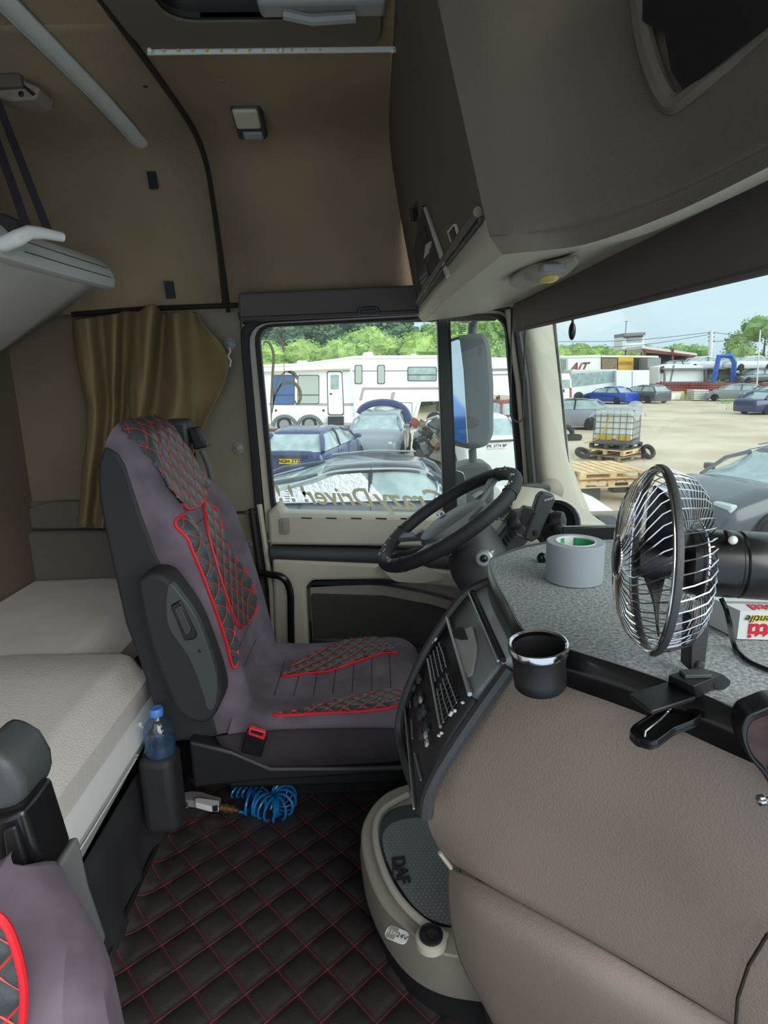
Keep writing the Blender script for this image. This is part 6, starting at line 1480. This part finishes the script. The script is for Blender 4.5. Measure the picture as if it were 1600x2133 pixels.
# ----------------------------------------------------------------- trailers, buses, containers
def slab(name, label, cat, pts, Y, d, m, parts=()):
    t = thing(name, label, cat, U(sum(p[0] for p in pts) / len(pts), 850, Z=GZ))
    MB().prism(PY(pts, Y), (0, d, 0)).build('box', m, t, bevel=.03)
    for n_, q, dy, mm in parts: MB().prism(PY(q, Y + dy), (0, .06, 0)).build(n_, mm, t)
    return t
ct1 = slab('curtain_trailer', 'white curtain-sided trailer with red lettering beyond the bus', 'trailer', [(1120, 745), (1252, 742), (1252, 812), (1120, 815)], 62, 2.5, 'off_white', [('side_curtain', [(1183, 748), (1247, 746), (1246, 800), (1183, 800)], -.06, 'white_paint'), ('roof_edge', [(1120, 742), (1252, 739), (1252, 744), (1120, 747)], -.08, 'awning'), ('side_curtain', [(1120, 750), (1180, 748), (1180, 800), (1120, 800)], -.06, 'grey_plastic')])
text('AiT', 1.15, 'rust', U(1205, 765, Y=61.9), V((1, 0, .02)), V((0, 0, 1)), ct1, 'lettering', ext=.02, shear=.4, bold=.03)
ct2 = slab('open_trailer', 'open trailer with yellow side panel lettered GÖDEC', 'trailer', [(1253, 744), (1372, 744), (1372, 812), (1253, 812)], 62, 2.5, 'dark_in', [('side_panel', [(1288, 743), (1320, 743), (1320, 785), (1288, 785)], -.10, 'yellow'), ('roof_edge', [(1253, 740), (1372, 741), (1372, 745), (1253, 744)], -.08, 'awning'), ('side_curtain', [(1254, 746), (1286, 746), (1286, 800), (1254, 800)], -.05, 'wood_grey'), ('side_curtain', [(1322, 746), (1348, 746), (1348, 800), (1322, 800)], -.04, 'dark_in')])
text('GÖDEC', .42, 'wood_grey', U(1305, 756, Y=61.8), V((1, 0, 0)), V((0, 0, 1)), ct2, 'lettering', ext=.02)
slab('container', 'grey steel container right of the open trailer', 'container', [(1349, 746), (1377, 745), (1377, 812), (1349, 812)], 60, 2.4, 'grey_plastic')
bs_ = slab('bus', 'white coach with a long dark window band behind the blue saloon', 'bus', [(1190, 776), (1192, 770), (1285, 772), (1285, 836), (1190, 838)], 54, 2.4, 'white_paint', [('window_band', [(1192, 778), (1283, 774), (1283, 795), (1240, 800), (1193, 806)], -.06, 'car_glass'), ('roof_edge', [(1190, 770), (1285, 769), (1285, 773), (1190, 775)], -.07, 'off_white')])
for x in (1204, 1268):
    c = U(x, 838, Y=54.1); c.z = GZ + .45; MB().lathe([(.2, -.1), (.45, -.1), (.45, .1), (.2, .12), (0, .1)], c, (0, -1, 0), 16).build('wheel', 'tyre', bs_)
slab('box_truck', 'plain white box truck body behind the dark hatchback', 'truck', [(1284, 771), (1353, 771), (1353, 834), (1284, 834)], 53.5, 2.4, 'white_paint', [('panel_seam', [(1317, 773), (1318, 773), (1318, 832), (1317, 832)], -.03, 'grey_plastic')])
vn = slab('van', 'white minibus seen from behind, left of the coach', 'van', [(1150, 786), (1156, 778), (1186, 778), (1190, 790), (1191, 832), (1150, 832)], 46, 4, 'white_paint', [('rear_window', [(1158, 791), (1187, 791), (1188, 808), (1158, 808)], -.05, 'car_glass'), ('tail_lamp', [(1187, 808), (1191, 808), (1191, 828), (1188, 828)], -.05, 'tail_red'), ('door_handle', [(1173, 811), (1176, 811), (1176, 817), (1173, 817)], -.05, 'black')])
# tower, shed, pole, lamp post
tw = thing('lookout_cabin', 'small raised lookout cabin on legs above the trailers', 'cabin', U(1320, 830, Z=GZ))
def twp(pts, Y, d, n_, m): return MB().prism(PY(pts, Y), (0, d, 0)).build(n_, m, tw)
twp([(1297, 702), (1340, 698), (1344, 727), (1296, 728)], 70, 2.4, 'cabin_wall', 'off_white'); twp([(1301, 694), (1345, 692), (1345, 698), (1301, 701)], 69.5, 3, 'cabin_roof', 'steel')
twp([(1308, 702), (1338, 700), (1338, 712), (1308, 713)], 69.9, .1, 'cabin_window', 'car_glass'); twp([(1302, 700), (1340, 697), (1340, 702), (1302, 704)], 69.85, .1, 'fascia', 'rust')
for x in (1303, 1336): twp([(x, 727), (x + 2, 727), (x + 2, 826), (x, 826)], 70.5, .2, 'leg', 'steel')
MB().tube([U(1303, 694, Y=70), U(1305, 670, Y=70)], .05, 5).build('antenna', 'steel', tw); MB().tube([U(1302, 670, Y=70), U(1309, 669, Y=70)], .04, 5).build('antenna_arm', 'steel', tw)
shd = thing('open_shed', 'open shed with a rusty red sloping roof beam', 'shed', U(1400, 800, Z=GZ))
MB().prism(PY([(1338, 720), (1452, 736), (1452, 741), (1338, 726)], 66), (0, 6, 0)).build('roof', 'off_white', shd); MB().prism(PY([(1340, 726), (1450, 740), (1450, 744), (1340, 731)], 65.8), (0, .3, 0)).build('roof_beam', 'rust', shd)
for x in (1342, 1400): MB().prism(PY([(x, 726), (x + 4, 726), (x + 4, 826), (x, 826)], 65.9), (0, .2, 0)).build('post', 'rust', shd)
MB().prism(PY([(1346, 734), (1450, 744), (1450, 790), (1346, 790)], 68), (0, .2, 0)).build('back_wall', 'junk', shd)
pl_ = thing('utility_pole', 'concrete utility pole with wires against the sky', 'pole', U(1480, 800, Z=GZ))
_pb = U(1477, 800, Y=68); _pb.z = GZ
MB().tube([_pb, U(1482, 688, Y=68)], [.3, .2], 8).build('pole_shaft', 'off_white', pl_)
for k in range(3): MB().box(U(1482, 694 + k * 8, Y=68), (.7, .12, .12)).build('insulator', 'steel', pl_)
for (x0, y0, x1, y1) in ((1482, 692, 1150, 712), (1482, 692, 1700, 700), (1482, 712, 1720, 676), (1482, 696, 1200, 726)):
    A, B = U(x0, y0, Y=68), U(x1, y1, Y=66); M_ = (A + B) / 2 - V((0, 0, .35)); MB().tube(crv([A, M_, B], 6), .025, 4).build('wire', 'charcoal', pl_)
lp_ = thing('lamp_post', 'thin pale lamp post at the far right above the stacked cars', 'post', U(1583, 800, Z=GZ))
_pb = U(1580, 790, Y=50); _pb.z = GZ
MB().tube([_pb, U(1584, 688, Y=50)], .06, 6).build('post_shaft', 'off_white', lp_); MB().box(U(1585, 688, Y=50), (.3, .1, .1)).build('lamp_head', 'steel', lp_)
# red corrugated fence: separate panels
fe = thing('red_fence', 'dark red corrugated metal fence along the far side of the yard', 'fence', U(1480, 835, Z=GZ))
for k in range(12):
    x0 = 1366 + k * 24; P_ = []
    for i in range(9):
        p = U(x0 + 24 * i / 8, 797, Y=56 + .08 * (i % 2)); P_.append(p)
    MB().grid([[V((p.x, p.y, GZ)) for p in P_], P_]).build('panel', 'rust', fe, solid=.03, smooth=False)
for k in range(7):
    MB().prism(PY([(1366, 800 + k * 5), (1654, 799 + k * 5), (1654, 800.5 + k * 5), (1366, 801.5 + k * 5)], 55.9), (0, .05, 0)).build('rail', 'rust', fe)
# platform load behind fence: tarp truck and raised cars
tt = slab('tarp_truck', 'white tarpaulin covered truck body behind the red fence', 'truck', [(1372, 764), (1404, 758), (1466, 762), (1466, 800), (1372, 800)], 58, 2.4, 'white_paint', [('cab_window', [(1376, 764), (1384, 762), (1384, 776), (1376, 778)], -.06, 'rust'), ('tarp_fold', [(1403, 760), (1406, 760), (1398, 798), (1395, 798)], -.05, 'grey_plastic')])
bf = thing('blue_frame', 'bright blue steel portal frame among the stacked cars', 'frame', U(1508, 795, Z=GZ))
MB().tube([U(x, y, Y=57) for x, y in ((1486, 797), (1498, 742), (1522, 741), (1530, 756), (1527, 797))], .26, 4).build('portal', 'blue_paint', bf)
k_ = 0
for px, Y, rot, pn, tz, lb in ((1415, 60, 15, 'car_dark', 750, 'crushed dark car on the upper row above the tarpaulin truck'), (1455, 60, 200, 'car_silver', 742, 'silver green car on the upper row left of the blue frame'), (1510, 62, 170, 'car_grey', 744, 'grey car on the upper row behind the blue frame'), (1560, 58, 185, 'car_silver', 741, 'silver saloon on the upper row right of the blue frame'), (1500, 60, 20, 'car_grey', 766, 'pale crushed car on the lower row inside the blue frame'), (1575, 57, 190, 'car_dark', 768, 'dark car on the lower row at far right')):
    c = car('stacked_car', lb, (U(px, 770, Y=Y).x, Y), rot, 4.3, 1.75, 1.35, pn, SED, det=1)
    c.location.z = U(px, tz, Y=Y).z - 1.35
dk = thing('car_rack', 'steel rack platform carrying the stacked cars behind the red fence', 'rack', U(1500, 800, Z=GZ))
for y_ in (767, 795):
    MB().prism(PY([(1380, y_), (1640, y_ - 2), (1640, y_ + 1), (1380, y_ + 3)], 57.5), (0, 5, 0)).build('deck', 'steel', dk)
for x in (1384, 1470, 1545, 1630): MB().prism(PY([(x, 767), (x + 3, 767), (x + 3, 830), (x, 830)], 57.6), (0, .2, 0)).build('post', 'steel', dk)
# bits by the fence
dp_ = thing('broken_panel', 'broken white panel leaning by the red fence', 'panel', U(1400, 835, Z=GZ))
MB().prism(PY([(1378, 816), (1425, 815), (1426, 834), (1400, 835), (1378, 826)], 53), (0, .1, .0)).build('sheet', 'wood', dp_); MB().prism(PY([(1382, 822), (1418, 818), (1422, 833), (1398, 832)], 52.9), (0, .1, 0)).build('torn_piece', 'white_paint', dp_)
sk_ = thing('sheet_stack', 'stack of pale grey corrugated sheets by the red fence', 'stack', U(1461, 834, Z=GZ))
for k in range(6): MB().prism(PY([(1446, 812 + k * 3.7), (1477, 812 + k * 3.7), (1477, 814.6 + k * 3.7), (1446, 814.6 + k * 3.7)], 52), (0, 1.2, 0)).build('sheet', 'off_white', sk_)
# ----------------------------------------------------------------- IBC tank on pallets
def pallet(name, label, c, rot, wd=1.2, dp=0.8, m='wood', group=None, scale=1.0):
    t = thing(name, label, 'pallet', (0, 0, 0), group)
    nb = 7
    for k in range(nb): MB().box(((k - (nb - 1) / 2) * wd / nb, 0, .133), (wd / nb * .78, dp, .022)).build('plank', m, t)
    for y in (-1, 0, 1):
        MB().box((0, y * (dp / 2 - .05), .112), (wd, .1, .022)).build('stringer', m, t); MB().box((0, y * (dp / 2 - .05), .011), (wd, .1, .022)).build('bottom_board', m, t)
        for x in (-1, 0, 1): MB().box((x * (wd / 2 - .07), y * (dp / 2 - .05), .062), (.14, .1, .08)).build('block', m, t)
    t.location = c; t.rotation_euler = (0, 0, rot); t.scale = (scale,) * 3
    return t
IY = 18.6; IC = U(1285, 900, Y=IY); IC.z = GZ
pg_ = 'pallets under the caged tank'
pallet('pallet', 'wooden pallet under the caged water tank, lowest of three', (IC.x - .05, IY, GZ + .02), .6, 1.5, 1.3, 'wood_grey')
pallet('pallet', 'wooden pallet under the caged water tank, middle of three', (IC.x - .02, IY, GZ + .20), .75, 1.4, 1.2, 'wood')
pallet('pallet', 'dark pallet under the caged water tank, top of three', (IC.x, IY, GZ + .37), .7, 1.25, 1.1, 'junk')
ib = thing('caged_tank', 'white plastic liquid tank in a steel cage with plastic sheet on top', 'tank', (0, 0, 0))
MB().box((0, 0, .56), (1.10, .92, .86)).build('tank', 'ibc_plastic', ib, bevel=.06, seg=3, label='milky white plastic tank')
for x, y in ((-.25, -.455), (.3, -.455)): MB().box((x, y, .19), (.42, .05, .14)).build('yellow_band', 'yellow', ib)
for x, y in ((-.545, -.1), (-.545, .3)): MB().box((x, y, .19), (.05, .32, .14)).build('yellow_band', 'yellow', ib)
for k in range(7):
    x = -.57 + 1.14 * k / 6
    for s in (-1, 1): MB().tube([V((x, s * .49, .1)), V((x, s * .49, 1.04))], .011, 5).build('cage_bar', 'steel', ib)
for k in range(6):
    y = -.49 + .98 * k / 5
    for s in (-1, 1): MB().tube([V((s * .575, y, .1)), V((s * .575, y, 1.04))], .011, 5).build('cage_bar', 'steel', ib)
for k in range(6):
    z = .12 + .91 * k / 5
    MB().tube([V((-.58, -.5, z)), V((.58, -.5, z)), V((.58, .5, z)), V((-.58, .5, z))], .012, 5, closed=True).build('cage_hoop', 'steel', ib)
MB().box((0, 0, .06), (1.2, 1.0, .1)).build('base_frame', 'steel', ib)
rows = []
for i in range(15):
    r = []
    for j in range(13):
        x = -.78 + 1.56 * i / 14; y = -.66 + 1.32 * j / 12; e = max(abs(x) - .58, 0) + max(abs(y) - .5, 0)
        r.append(V((x if e == 0 else x * .92, y * (.94 if e else 1), 1.06 + .10 * (1 - (x / .8) ** 2) * (1 - (y / .7) ** 2) - e * .9 + .035 * noise.noise(V((x * 5, y * 5, 1))))))
    rows.append(r)
MB().grid(rows).build('plastic_sheet', 'film', ib, label='crumpled clear plastic sheet')
MB().sph((.42, .35, 1.14), .22, sz=.6).build('sheet_bulge', 'film', ib)
MB().tube(crv([V((-.1, -.53, .95)), V((-.2, -.55, .5)), V((-.45, -.58, .15)), V((-.8, -.65, .02))], 5), .018, 6).build('yellow_hose', 'yellow', ib, label='yellow hose')
ib.location = (IC.x, IY, GZ + .50); ib.rotation_euler = (0, 0, math.radians(55 - 90))
pallet('pallet', 'pale wooden pallet raised on blocks in front of the caged tank', (U(1262, 975, Y=12.4).x, 12.9, U(1262, 975, Y=12.9).z - .1), .10, 1.45, 1.5, 'wood')
pallet('pallet', 'pale wooden pallet directly under the raised pallet near the windscreen corner', (U(1262, 975, Y=12.4).x, 12.9, U(1262, 975, Y=12.9).z - .30), .10, 1.4, 1.4, 'wood')
pb = thing('scrap_blocks', 'dark scrap blocks carrying the two pale pallets', 'scrap', (U(1262, 975, Y=12.9).x, 12.9, GZ))
for x in (-.5, .5):
    for y in (-.5, .5):
        zt_ = U(1262, 975, Y=12.9).z - .31
        MB().box((U(1262, 975, Y=12.9).x + x, 12.9 + y, (GZ + zt_) / 2), (.35, .3, zt_ - GZ)).build('block', 'junk', pb, bevel=.02)
for i, (px, py, rx) in enumerate(((1182, 888, 1.2), (1196, 900, 0), (1214, 938, .5), (1350, 945, 1.0))):
    Y_ = 24 if i < 2 else 18.4
    t = thing('tyre', ['loose tyre leaning by the grey hatchback', 'loose tyre lying flat by the grey hatchback', 'old tyre left of the tank pallets', 'old tyre right of the tank pallets'][i], 'tyre', (0, 0, 0))
    MB().lathe([(.20, -.09), (.29, -.10), (.32, -.05), (.32, .05), (.29, .10), (.20, .09)], (0, 0, 0), seg=22, close=True).build('tyre_carcass', 'tyre', t)
    t.location = (U(px, py, Y=Y_).x, Y_, GZ + (.12 if rx < .1 else .3)); t.rotation_euler = (rx, 0, .4); t.scale = (.75,) * 3 if i > 1 else (1, 1, 1); t.location.z -= .07 if i > 1 else 0
# grass tufts
for i, (px, Y_) in enumerate(((1545, 40), (1510, 47), (1430, 52.5))):
    t = thing('grass_tuft', ['dry grass tuft near the navy saloon', 'dry grass tuft below the grey sheets', 'tall weeds against the red fence'][i], 'grass', (U(px, 850, Y=Y_).x, Y_, GZ))
    b = MB(); rng = random.Random(i)
    for k in range(60):
        x = U(px, 850, Y=Y_).x + rng.gauss(0, .5); y = Y_ + rng.gauss(0, .2); h = rng.uniform(.2, .6) * (1.8 if i == 2 else 1)
        b.f.append((len(b.v), len(b.v) + 1, len(b.v) + 2)); b.v += [(x - .02, y, GZ), (x + .02, y, GZ), (x + rng.gauss(0, .1), y, GZ + h)]
    b.build('blades', 'leaf', t, smooth=False, kind='stuff')
